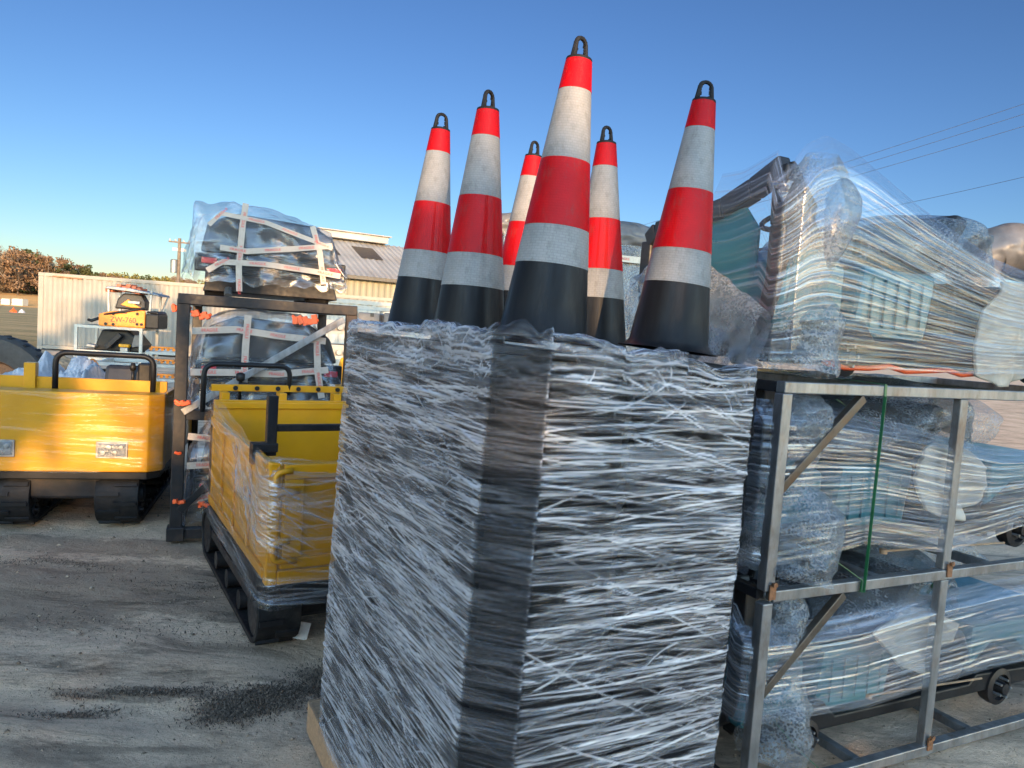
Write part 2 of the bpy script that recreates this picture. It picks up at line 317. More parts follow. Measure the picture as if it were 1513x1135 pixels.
# ================================================================ SETTING
def ground_mat():
    m, t, p, o = new_mat('packed_sand'); v = coords(t)
    a = noise(t, v, .9, 9, .68, .4); b = noise(t, coords(t, (1.1, 4.5, 1)), .8, 9, .75, .8); c = noise(t, v, 38, 7, .75); d = noise(t, coords(t, (.6, 2.2, 1)), 1.3, 4, .6)
    col = mixc(t, ramp(t, a, [(.3, 0.0), (.7, 1.0)]), (.54, .37, .25), (.78, .58, .41))
    dk = math_(t, 'MULTIPLY', ramp(t, b, [(.50, 0.0), (.60, 1.0)]), ramp(t, d, [(.40, .1), (.60, 1.0)]))
    col = mixc(t, math_(t, 'MULTIPLY', dk, .8), col, (.10, .078, .055))
    col = mixc(t, ramp(t, c, [(.55, 0.0), (.8, .5)]), col, (.12, .10, .085))
    st = None
    for (px, py), sx, sy in (((390, 1025), .24, .13), ((340, 1040), .2, .08), ((170, 1017), .34, .05), ((250, 1014), .3, .06), ((485, 985), .2, .12), ((110, 1043), .2, .04), ((180, 850), 1.3, .5), ((60, 880), 1.0, .6), ((300, 880), 1.0, .4), ((150, 800), 2.0, .25)):
        q_ = onz(px, py); mp = N(t, 'Mapping'); mp.inputs['Location'].default_value = (-q_.x / sx, -q_.y / sy, 0); mp.inputs['Scale'].default_value = (1 / sx, 1 / sy, 0)
        tcn = N(t, 'TexCoord'); t.links.new(tcn.outputs['Object'], mp.inputs[0]); ln = N(t, 'VectorMath', operation='LENGTH'); t.links.new(mp.outputs[0], ln.inputs[0])
        k_ = math_(t, 'SUBTRACT', 1.15, ln.outputs['Value'], True); st = k_ if st is None else math_(t, 'MAXIMUM', st, k_)
    e_ = noise(t, coords(t, (3, 5, 1)), 3.2, 10, .78, .6)
    sm = ramp(t, math_(t, 'ADD', math_(t, 'MULTIPLY', st, .42), math_(t, 'MULTIPLY', e_, .75)), [(.50, 0.0), (.60, 1.0)])
    col = mixc(t, math_(t, 'MULTIPLY', sm, .5), col, (.085, .066, .05))
    col = mixc(t, ramp(t, noise(t, coords(t, (1, 1.6, 1)), 14, 9, .8), [(.5, 0.0), (.72, .55)]), col, (.16, .125, .095))
    t.links.new(col, p.inputs['Base Color']); p.inputs['Roughness'].default_value = .93; p.inputs['Specular IOR Level'].default_value = .15
    h = math_(t, 'ADD', math_(t, 'MULTIPLY', c, .6), math_(t, 'ADD', math_(t, 'MULTIPLY', b, .9), noise(t, v, 9, 8, .7)))
    t.links.new(bump(t, h, .9, .035), p.inputs['Normal']); return m
M['ground'] = ground_mat()
# one sheet: a fine, rutted patch near the camera grading into a coarse sheet to the horizon
xs = np.unique(np.concatenate([np.linspace(-1500, -12, 24), np.linspace(-12, 8, 420), np.linspace(8, 1500, 24)]))
ys = np.unique(np.concatenate([np.linspace(-300, -2, 14), np.linspace(-2, 16, 380), np.linspace(16, 2500, 40)]))
X, Y = np.meshgrid(xs, ys); a_, b_ = X.shape
Zr = smooth_noise(a_, b_, 60, 60) * .008 + smooth_noise(a_, b_, 190, 120) * .006 + smooth_noise(a_, b_, 90, 16) * .012 - .03
near = np.clip(1 - np.maximum(np.abs(X + 2) - 9, 0) / 2, 0, 1) * np.clip(1 - np.maximum(np.abs(Y - 7) - 8, 0) / 2, 0, 1)
Zr = Zr * near - .02 * (1 - near)
tag(link('ground', npmesh('ground', np.stack([X, Y, Zr], -1)), M['ground'], smooth=True), 'packed grey sand yard with dark mulch smears and wheel ruts', kind='structure')
def grass_mat(name, c1, c2, c3):
    m, t, p, o = new_mat(name); v = coords(t); a = noise(t, coords(t, (.4, 1.4, 1)), .35, 8, .7); b = noise(t, v, 6, 6, .8)
    c = mixc(t, ramp(t, a, [(.38, 0.0), (.6, 1.0)]), c1, c2); c = mixc(t, ramp(t, b, [(.5, 0.0), (.7, 1.0)]), c, c3)
    t.links.new(c, p.inputs['Base Color']); p.inputs['Roughness'].default_value = .95; t.links.new(bump(t, b, 1, .08), p.inputs['Normal']); return m
M['lawn'] = grass_mat('lawn_grass', (.13, .12, .045), (.36, .25, .11), (.5, .33, .14))
M['field'] = grass_mat('dry_field_grass', (.62, .30, .08), (.74, .38, .11), (.5, .26, .08))
def patch(name, x0, x1, y0, y1, z0, mt, label, amp=.05, n=50, zf=None):
    X, Y = np.meshgrid(np.linspace(x0, x1, n), np.linspace(y0, y1, n)); Z = z0 + np.abs(smooth_noise(n, n, 14, 14)) * amp
    e = np.minimum(np.minimum(X - x0, x1 - X) / (x1 - x0), np.minimum(Y - y0, y1 - Y) / (y1 - y0)); Z = np.where(e < .03, z0 - .03 + e, Z)
    if zf is not None: Z = Z + zf(X, Y)
    tag(link(name, npmesh(name, np.stack([X, Y, Z], -1)), mt, smooth=True), label, kind='structure')
patch('lawn', -170, -16.5, 24, 134, .02, M['lawn'], 'short mixed green and brown grass beyond the yard')
def hill(Y): return 2.4 * np.clip((np.asarray(Y, float) - 125) / 65, 0, 1) ** 1.3
patch('field', -420, 260, 120, 420, .0, M['field'], 'dry orange grass field below the trees', .3, zf=lambda X, Y: hill(Y), n=90)

# ---------------------------------------------------------------- trees
M['bark'] = pm('bark', (.10, .075, .055), .9, 0, .3, 5, .4)
def leafm(name, c, var=.35, trans=.3):
    m, t, p, o = new_mat(name); oi = N(t, 'ObjectInfo'); g = N(t, 'NewGeometry')
    col = mixc(t, g.outputs['Random Per Island'], tuple(x * (1 - var) for x in c), tuple(x * (1 + var) for x in c)); t.links.new(col, p.inputs['Base Color'])
    p.inputs['Roughness'].default_value = .8; p.inputs['Specular IOR Level'].default_value = .2
    return m
M['lf_brown'] = leafm('dry_brown_leaves', (.15, .095, .058)); M['lf_twig'] = leafm('bare_twigs', (.19, .145, .105))
M['lf_pine'] = leafm('pine_needles', (.055, .060, .022)); M['lf_olive'] = leafm('olive_leaves', (.15, .125, .03))
def crown_mesh(H, Rw, n, leaf, z0=.25, clumps=16, seed=0, twig=False):
    g = np.random.default_rng(seed); V = []; F = []
    cc = []
    for _ in range(clumps):
        th = g.uniform(0, 2 * PI); zz = g.uniform(z0, 1.0); rad = math.sqrt(max(.05, 1 - ((zz - .55) / .55) ** 2)) * Rw
        r = rad * math.sqrt(g.uniform(.05, .9)); cc.append((r * math.cos(th), r * math.sin(th), zz * H * .92, g.uniform(.16, .34) * Rw))
    k = g.integers(0, clumps, n); C = np.array(cc)[k]; D = g.standard_normal((n, 3)); D /= np.linalg.norm(D, axis=1, keepdims=True)
    P = C[:, :3] + D * (C[:, 3:4] * g.uniform(.3, 1.15, (n, 1)) ** .7) * [1, 1, .75]
    A = g.standard_normal((n, 3)); A /= np.linalg.norm(A, axis=1, keepdims=True); B = np.cross(A, g.standard_normal((n, 3))); B /= np.linalg.norm(B, axis=1, keepdims=True)
    s = leaf * g.uniform(.6, 1.4, (n, 1)); la, lb = (2.4, .16) if twig else (1, .55)
    Q = np.stack([P - A * s * la, P + B * s * lb, P + A * s * la, P - B * s * lb], 1)
    me = bpy.data.meshes.new('crown'); me.vertices.add(n * 4); me.vertices.foreach_set('co', Q.astype(np.float32).ravel())
    me.loops.add(n * 4); me.polygons.add(n); me.loops.foreach_set('vertex_index', np.arange(n * 4, dtype=np.int32)); me.polygons.foreach_set('loop_start', np.arange(0, n * 4, 4, dtype=np.int32))
    me.update(calc_edges=True); return me, cc
def trunk_mb(H, cc, r=.16, nb=9):
    t = MB(); t.tube([(0, 0, -.1), (.05, .03, H * .3), (-.04, .06, H * .6), (0, 0, H * .9)], [r, r * .75, r * .45, r * .12], 7)
    for i in range(min(nb, len(cc))):
        x, y, z, q = cc[i]; z0 = H * rnd.uniform(.18, .55); t.tube([(0, 0, z0), (x * .5, y * .5, (z0 + z) / 2 + .2), (x, y, z)], [r * .4, r * .22, r * .06], 5)
    return t
kinds = [('dry_tree', 'brown_leaved oak', 'lf_brown', .95, .42, 900, .28, False), ('bare_tree', 'bare grey branched tree', 'lf_twig', 1.0, .4, 1100, .30, True),
         ('pine_tree', 'dark olive pine', 'lf_pine', 1.05, .34, 1300, .25, False), ('shrub_tree', 'low yellow green bushy tree', 'lf_olive', .6, .38, 900, .25, False)]
protos = []
for kd in kinds:
    for v_ in range(2):
        me, cc = crown_mesh(10 * kd[3], 10 * kd[4], kd[5] * 2, kd[6], .12, 26, seed=len(protos) + 40, twig=kd[7])
        tm = trunk_mb(10 * kd[3], cc)
        protos.append((kd, me, tm, [None, None]))
def plant(pi, p, s, rz, label, group='trees beyond the field'):
    kd, me, tm, cache = protos[pi]; e = empty(kd[0], p, 90, label, 'tree', group); e.rotation_euler = (0, 0, rz); e.scale = (s, s, s)
    if cache[0] is None:
        cache[0] = link('crown', me, M[kd[2]], e); cache[1] = tm.build('trunk', M['bark'], e, True)
    else:
        for c in cache:
            d = c.copy(); COL.objects.link(d); d.parent = e
    return e
NAMES = {0: 'rust brown oak', 1: 'russet oak', 2: 'pale twiggy tree', 3: 'bare tree', 4: 'dark olive pine', 5: 'tall ragged pine', 6: 'yellow green bush', 7: 'low olive bush'}
ORD = 'first second third fourth fifth sixth seventh eighth ninth tenth eleventh twelfth thirteenth fourteenth fifteenth sixteenth seventeenth eighteenth nineteenth twentieth twenty-first twenty-second twenty-third twenty-fourth twenty-fifth twenty-sixth'.split()
tr = []
for i, px in enumerate(range(-40, 700, 11)):           # treetops as the photograph shows them, left high, falling to the right
    top = np.interp(px, [-40, 20, 60, 100, 150, 200, 260, 330, 700], [352, 366, 372, 384, 398, 405, 408, 420, 452])
    d = 188 + rnd.uniform(-10, 24); hz = 436 + px * .0686
    h = EYE - 2.2 + (hz - top + rnd.uniform(-5, 3)) * d / FPX
    pi = rnd.choice([0, 1, 2, 3, 0, 4, 5, 1] if px < 130 else [0, 6, 7, 4, 3, 1, 0])
    tr.append((pi, at(px, hz, d), d, h, px))
cnt = {}
where = ['at the far left of the treeline', 'above the white boxes', 'left of the container corner', 'rising over the container end', 'above the orange machine rack', 'beside the utility pole', 'behind the black rack', 'behind the metal barn', 'far right beyond the barn']
for j, (pi, p, d, h, px) in enumerate(tr):
    kd = kinds[pi // 2]; wi = min(8, max(0, int((px + 40) / 45)))
    if px > 300 and px % 3: continue
    cnt[pi] = cnt.get(pi, -1) + 1
    plant(pi, (p.x, p.y, 2.2), h / (10 * kd[3]), rnd.uniform(0, 6), '%s %s from the treeline\'s left end, %s' % (ORD[cnt[pi]], NAMES[pi], where[wi]))
um = []
# dense understorey that shuts out the sky between the trunks
me, cc = crown_mesh(4.2, 4.5, 2600, .3, .0, 30, seed=90)
for i, px in enumerate(range(-60, 700, 30)):
    p = at(px, 436 + px * .0686, 216)
    e = empty('thicket', (p.x, p.y, 2.3), 90, 'brown undergrowth thicket between the trunks, %s clump from the left end' % ORD[i], 'bush', 'undergrowth of the treeline'); e.scale = (2.1, 1.6, np.interp(px, [0, 100, 300], [1.9, 1.4, .9]))
    c = bpy.data.objects.new('foliage', me); COL.objects.link(c); c.parent = e
    if not me.materials: me.materials.append(M['lf_brown'])
# trees behind the photographer: they shade the foreground and let the low sun through in flecks
def shade_tree(x, y, H, Rw, seed, n, z0, leaf, label):
    me, cc = crown_mesh(H, Rw, n, leaf, z0, 10, seed=seed); e = empty('yard_tree', (x, y, 0), 90, label, 'tree', 'trees behind the photographer')
    link('crown', me, M['lf_brown'], e); trunk_mb(H, cc, .2).build('trunk', M['bark'], e, True)
for i in range(10):
    shade_tree(-4.2 + i * 2.15, -19.5 - (i % 3) * 1.1, 9.6 + (i * 37 % 10) * .12, 2.2, 200 + i, 2900, .42, .17, 'leafy tree behind the photographer, %s from the left of its row' % ORD[i])
hd = MB()
me, cc = crown_mesh(5.45, 2.6, 9500, .16, .0, 44, seed=300)
for i in range(8):
    x = -6 + i * 3.0; e = empty('hedge_bush', (x, -18 + (i % 3) * .5, 0), 90, 'dense bush in the hedge behind the photographer, %s from its left end' % ORD[i], 'bush', 'hedge behind the photographer')
    c = bpy.data.objects.new('foliage', me); COL.objects.link(c); c.parent = e; e.scale = (1, .8, .88 if i == 3 else 1.0 + (i * 7 % 5) * .03)
me.materials.append(M['lf_pine'])
# ================================================================ PALLET OF CONES
TH = 61.5; SU, SV = .435, .467; PX, PY = .0794, 1.958       # position of the front cone; +x of the pallet frame points to azimuth TH
ux, uy = math.sin(R(TH)), math.cos(R(TH)); vx, vy = -uy, ux
TX, TY, ZT = .035, .03, 1.668
def pw(i, j): return PX + ux * i + vx * j, PY + uy * i + vy * j     # pallet frame metres -> world
def topz(i, j):
    x, y = pw(i, j); return ZT - TX * (x - PX) - TY * (y - PY)
x0, y0 = pw(0, 0)
pal = empty('pallet', (x0, y0, 0), TH, 'plywood topped pallet under the wrapped stack of cones', 'pallet')
I0, I1, J0, J1 = -SU / 2, 1.43 * SU, -SV / 2, 2.5 * SV
MB().bx(I0 - .02, I1 + .01, J0 - .04, J1 + .10, .098, .122).build('deck', M['wood'], pal, bevel=.002)
for j in (J0 - .02, (J0 + J1) / 2, J1 + .06): MB().bx(I0 + .0, I1 - .01, j - .02, j + .02, .0, .097).build('runner', M['wood'], pal, bevel=.002)
MB().bx(I0 - .035, I0 - .021, J0 - .04, J1 + .10, .0, .124).build('side_board', M['wood'], pal, bevel=.002)
MB().bx(I0 - .03, I1, J1 + .101, J1 + .115, .0, .124).build('end_board', M['wood'], pal, bevel=.002)
NM = {(0, 0): 'under the tallest, nearest cone', (1, 0): 'under the rightmost cone', (0, 1): 'under the second cone from the left', (0, 2): 'under the leftmost cone', (1, 1): 'under the cone behind the tallest one', (1, 2): 'under the farthest half hidden cone'}
def octa(cx, cy, a, b, c): return [(cx - a + c, cy - b), (cx + a - c, cy - b), (cx + a, cy - b + c), (cx + a, cy + b - c), (cx + a - c, cy + b), (cx - a + c, cy + b), (cx - a, cy + b - c), (cx - a, cy - b + c)]
for (i, j), nm in NM.items():
    m = MB(); nl = 36; zt = topz(i * SU, j * SV) - .024
    for k in range(nl):
        z = .123 + (zt - .123) * k / nl; dz = (zt - .123) / nl; lean = (z / zt - 1) * .035
        ox, oy = rnd.gauss(0, .0015), rnd.gauss(0, .0015); cx, cy = i * SU + lean + ox, j * SV - lean * .3 + oy; a, b = SU / 2 - .006, SV / 2 - .004
        m.prism(octa(cx, cy, a, b, .104), z, z + dz * .62, 'z'); m.prism(octa(cx, cy, a - .012, b - .012, .085), z + dz * .62, z + dz * .99, 'z')
    e = m.build('cone_base_stack', M['stackrubber'], None)
    e.location = (x0, y0, 0); e.rotation_euler = (0, 0, R(90 - TH)); tag(e, 'stack of black square cone bases behind the film, ' + nm, 'cone stack', 'nested cone stacks on the pallet')
# the film: once round the footprint, pulled straight over the cut corners
def footprint(off, c=.104):
    a0, a1, b0, b1 = I0 - off, I1 + off, J0 - off, J1 + off
    return [(a0 + c, b0), (a1 - c, b0), (a1, b0 + c), (a1, b1 - c), (a1 - c, b1), (a0 + c, b1), (a0, b1 - c), (a0, b0 + c)]
def closed_path(poly, n, rnd_k=4):
    p = np.array(poly + [poly[0]]); L = np.r_[0, np.cumsum(np.hypot(*np.diff(p, axis=0).T))]; s = np.linspace(0, L[-1], n, endpoint=False)
    q = np.stack([np.interp(s, L, p[:, k]) for k in (0, 1)], 1)
    for _ in range(rnd_k): q = (np.roll(q, 1, 0) + 2 * q + np.roll(q, -1, 0)) / 4
    return q, s, L
du = .0033; poly = footprint(.006); per = sum(math.dist(poly[k], poly[(k + 1) % 8]) for k in range(8)); nu = int(per / du)
q, s, L = closed_path(poly, nu); nvs = 430; P = np.zeros((nvs + 26, nu, 3))
wx = x0 + q[:, 0] * ux + q[:, 1] * vx; wy = y0 + q[:, 0] * uy + q[:, 1] * vy; zt = ZT - TX * (wx - PX) - TY * (wy - PY)
cxm, cym = (I0 + I1) / 2, (J0 + J1) / 2
crest = .010 + .006 * smooth_noise(2, nu, 1, 40)[0] + .0025 * smooth_noise(2, nu, 1, 150)[0]
lf = ((q[:, 0] < I0 + .3)).astype(float); crest = crest + lf * (.008 + .010 * np.abs(smooth_noise(2, nu, 1, 60)[0])) * (q[:, 1] > -.3)
# front corner to left end stands a little higher, the right end dips under the top bases
for r in range(nvs):
    f = r / (nvs - 1); z = .10 + f * (zt - .008 - .10) + np.clip((f - .93) / .07, 0, 1) ** 1.5 * (crest + .008 - .018 * (q[:, 0] > I0 + .5)); lean = (z / zt - 1) * .035
    pinch = 1 + .004 * math.sin(f * PI) ** 2
    P[r, :, 0] = (q[:, 0] - cxm) * pinch + cxm + lean; P[r, :, 1] = (q[:, 1] - cym) * pinch + cym - lean * .3; P[r, :, 2] = z
top = P[nvs - 1].copy()
for r in range(26):                                       # the loose lip folded in over the edge
    f = (r + 1) / 26; inw = .075 * f * (1 + .35 * smooth_noise(2, nu, 1, 40)[0] * 0)
    d = np.hypot(q[:, 0] - cxm, q[:, 1] - cym)
    P[nvs + r, :, 0] = top[:, 0] + (cxm - q[:, 0]) / d * inw; P[nvs + r, :, 1] = top[:, 1] + (cym - q[:, 1]) / d * inw
    P[nvs + r, :, 2] = top[:, 2] + .004 * math.sin(f * PI) - .002 * f
P[nvs:, :, 2] += smooth_noise(26, nu, 5, 120) * .004 * np.linspace(.1, 1, 26)[:, None]
Pw = P.copy(); Pw[..., 0] = x0 + P[..., 0] * ux + P[..., 1] * vx; Pw[..., 1] = y0 + P[..., 0] * uy + P[..., 1] * vy
mask = np.ones(nu); Lq = L[-2]                            # last edge of the footprint is the flat front corner: tight, clear film
fm = (s > Lq); mask[fm] = .16
for _ in range(3): mask = (np.roll(mask, 1) + mask + np.roll(mask, -1)) / 3
zz = smooth_noise(nvs + 26, nu, 60, 26); band = np.clip(.82 + .30 * zz, .3, 1.15)
Ll, Lr = L[-3], L[-2]
film_gens = [[(rnd.uniform(Ll - .1, Lr), rnd.uniform(0, 1.62), R(rnd.gauss(0, 3)), rnd.uniform(.08, .8), rnd.uniform(.0008, .0022), rnd.uniform(.0004, .0018), rnd.uniform(.35, 1) ** 1.5, rnd.gauss(0, .008)) for _ in range(800)], gen_h(300, per, 1.6, a=(-4, 4), L=(.3, 1.3), wd=(.002, .005), amp=(.001, .004), ply=(.25, .95), curve=.02),
             gen_h(230, per, 1.6, a=(-30, -14), L=(.25, .9), wd=(.0006, .0018), amp=(.001, .003), ply=(.5, 1.0), curve=.012),
             gen_h(260, per, 1.6, a=(12, 32), L=(.08, .3), wd=(.001, .003), amp=(.001, .003), ply=(.3, .9), curve=.02),
             [(rnd.uniform(0, per), rnd.uniform(1.5, 1.62), R(rnd.uniform(-70, 70)), rnd.uniform(.03, .12), .002, .0012, rnd.uniform(.3, .8), .01) for _ in range(300)]]
fo = film('stretch_wrap', Pw[:, ::1], M['film'], 6600, du, 1.6 / nvs, loop=True, gens=film_gens, mask=band * mask[None, :], slack=.0028, cells=(44, 9), a=(-7, 7), L=(.05, .6), wd=(.0006, .0018), amp=(.0003, .0012), ply=(.2, 1.0), curve=.006)
tag(fo, 'crinkled clear stretch film wound round the tall stack of cone bases', 'plastic wrap')

# ---- the six cones standing out of the top
CH = .785; prof = lambda f: (.119 * (1 - f) + .033 * f)      # radius over the height fraction
def lathe_uv(name, f0, f1, off, mat, parent, n=56, m=5):
    vs = []; fs = []; uvs = []
    for k in range(m + 1):
        f = f0 + (f1 - f0) * k / m; r = prof(f) + off
        for g in range(n + 1):
            a = 2 * PI * g / n; vs.append((r * math.cos(a), r * math.sin(a), f * CH * .936)); uvs.append((a * .07, f * CH))
    for k in range(m):
        for g in range(n): fs.append((k * (n + 1) + g, k * (n + 1) + g + 1, (k + 1) * (n + 1) + g + 1, (k + 1) * (n + 1) + g))
    me = bpy.data.meshes.new(name); me.from_pydata(vs, [], fs); uvl = me.uv_layers.new(name='UVMap')
    for lp in me.loops: uvl.data[lp.index].uv = uvs[lp.vertex_index]
    return link(name, me, mat, parent, True)
def make_cone():
    e = empty('traffic_cone', (0, 0, 0), 90)
    m = MB(); m.prism(octa(0, 0, SU / 2 - .003, SV / 2 - .003, .104), -.022, -.006, 'z'); m.prism(octa(0, 0, SU / 2 - .03, SV / 2 - .03, .075), -.006, 0.0, 'z')
    m.build('base_plate', M['rubber'], e, bevel=.003)
    mb = MB(); pr = [(prof(0) + .03, -.001), (prof(0) + .012, .004), (prof(0) + .003, .014)] + [(prof(f), f * CH * .936) for f in np.linspace(.03, 1, 12)]
    mb.lathe(pr, 56, cap=False); mb.build('cone_body', M['conebody'], e, True)
    for f0, f1, k, nm in ((.262, .397, 'bwhite', 0), (.397, .637, 'bred', 0), (.637, .888, 'bwhite', 0), (.888, .996, 'bred', 0)):
        lathe_uv('reflective_band', f0, f1, .0012 + (.0006 if k == 'bred' else 0), M[k], e)
    m = MB(); T = CH * .936; r = prof(1)
    m.lathe([(r + .0015, T - .006), (r + .002, T), (r + .001, T + .004), (r - .006, T + .007), (.0, T + .008)], 28, cap=False)
    pts = []
    for k in range(19):
        a = PI * k / 18; pts.append((.0, .0195 * math.cos(a), T + .008 + .030 + .020 * math.sin(a)))
    pts = [(0, .023, T + .002)] + pts + [(0, -.023, T + .002)]
    m.tube(pts, [.0085] + [.0062 - .0008 * math.sin(PI * k / 18) + rnd.uniform(-.0006, .0009) for k in range(19)] + [.0085], 8)
    for k in range(14): m.box((rnd.uniform(-.003, .003), rnd.choice((-1, 1)) * rnd.uniform(.012, .015), T + rnd.uniform(.012, .045)), (.003, .004, .005))
    m.build('loop_handle', M['rubber'], e, 'auto')
    return e
C = CAMROT.transposed()
def proj(p):
    q_ = C @ (Vector(p) - Vector((0, 0, EYE))); return np.array([756.5 + FPX * q_.x / -q_.z, 567.5 - FPX * q_.y / -q_.z])
# where each cone leans: (grid cell, its cap and the lower edge of its white band as surveyed), solved for foot position and lean
SURV = {(0, 0): ((855.5, 90), (815, 395)), (1, 0): ((1040, 151), (1000, 422)), (0, 1): ((721, 164), (698, 426)), (0, 2): ((651, 193), (627, 414)), (1, 1): ((896, 213), (881, 442)), (1, 2): ((788.5, 232), None)}
LBL = {(0, 0): 'tallest and nearest red and white cone at the front corner of the stack', (1, 0): 'rightmost red and white cone, standing on its bare black base', (0, 1): 'red and white cone second from the left on the stack',
       (0, 2): 'leftmost red and white cone on the stack', (1, 1): 'red and white cone just right of and behind the tallest cone', (1, 2): 'farthest cone, mostly hidden between the tallest cone and its left neighbour'}
proto = make_cone()
for n_, (ij, lab) in enumerate(LBL.items()):
    gx, gy = pw(ij[0] * SU, ij[1] * SV); x = np.array([gx, gy, topz(ij[0] * SU, ij[1] * SV), .05])
    def res(x):
        ax = Vector((x[3], .03, 1)).normalized(); b = Vector(x[:3]); cap = proj(b + ax * CH * .936)
        if SURV[ij][1] is None: return np.r_[cap - SURV[ij][0], (x[1] - gy) * 3e3, (x[3] - .055) * 3e3]
        return np.r_[cap - SURV[ij][0], proj(b + ax * CH * .262 * .936) - SURV[ij][1]]
    for _ in range(12):
        r_ = res(x); Jm = np.array([(res(x + np.eye(4)[k] * 1e-4) - r_) / 1e-4 for k in range(4)]).T; x = x + np.clip(np.linalg.lstsq(Jm, -r_, rcond=None)[0], -.1, .1)
    print('cone', ij, [round(float(v), 3) for v in x], 'grid', round(gx, 3), round(gy, 3), round(topz(ij[0] * SU, ij[1] * SV), 3))
    e = proto if n_ == 0 else copy_tree(proto)
    ax = Vector((x[3], .03, 1)).normalized(); e.rotation_euler = (Vector((0, 0, 1)).rotation_difference(ax).to_matrix() @ Matrix.Rotation(R(90 - TH + n_ * .6), 3, 'Z')).to_euler()
    if ij != (1, 0):
        bp_ = [c for c in e.children if c.name.startswith('base_plate')][0]; bp_.location = e.rotation_euler.to_matrix().transposed() @ (Vector((gx, gy, topz(ij[0] * SU, ij[1] * SV) - .012)) - Vector(x[:3]))
    hd_ = [c for c in e.children if c.name.startswith('loop_handle')][0]; hd_.rotation_euler = (0, 0, R({(0, 0): 105, (0, 1): 115}.get(ij, 62 + 9 * n_)))
    e.location = x[:3]; tag(e, lab, 'traffic cone', 'traffic cones on the pallet')
#SPLIT
# ================================================================ STEEL RACK WITH TEAL CARTS (right)
AZR = 64.0; P1 = at(1129, 890, 2.66); RX, RY = P1.x, P1.y
rx_, ry_ = math.sin(R(AZR)), math.cos(R(AZR))
def rw(x, y, z): return Vector((RX + rx_ * x - ry_ * y, RY + ry_ * x + rx_ * y, z))
RL, RW_, ZM, ZTOP = 2.5, 1.15, .80, 1.565
rack = empty('steel_rack', (RX, RY, 0), AZR, 'galvanised two tier steel rack loaded with wrapped teal carts on the right', 'rack')
T_ = .042
def sq(p, q, w_=T_, name='rail', mat='galv', par=None): return MB().beam(p, q, w_, w_).build(name, M[mat], par or rack, bevel=.004)
for x in (0, 1.0, RL):
    for y in (0, RW_):
        if x == 1.0 and y: continue
        wp = .036 if x == 1.0 else T_
        po = MB().beam((x, y, .0), (x, y, ZM - .025), wp, T_ + .006).beam((x, y, ZM + .022), (x, y, ZTOP - .022), wp, T_ + .006).build('post', M['galv' if x else 'galv'], rack, bevel=.004)
        for z in (.09, ZM + .05):
            b = MB(); b.lathe([(.011, 0), (.011, .006), (.006, .007), (.006, .016)], 6, (x + .008, y - T_ / 2 - .02, z), 'y'); b.box((x + .008, y - T_ / 2 - .006, z - .03), (.03, .006, .055)); b.build('bolt', M['rust'], rack)
for z in (.03, ZM, ZTOP):
    for y in (0, RW_): sq((-T_ / 2 if z > ZTOP - .01 else T_ / 2, y - .002, z), (RL, y - .002, z), T_, 'rail')
    for x in (0, .62, 1.35, RL): sq((x - .001, T_ / 2, z - .001), (x - .001, RW_ - T_ / 2, z - .001), T_ * .92, 'cross_rail', 'galv' if x else 'bsteel')
for z0, z1 in ((.42, ZM - .03), (1.19, ZTOP - .03)):
    MB().beam((.01, -.004, z0), (.40, -.004, z1), .03, .034).build('brace', M['darksteel'], rack, bevel=.003)
    MB().beam((-.002, .02, z0 - .02), (-.002, .46, z1 - .02), .034, .03).build('brace', M['bsteel'], rack, bevel=.003)
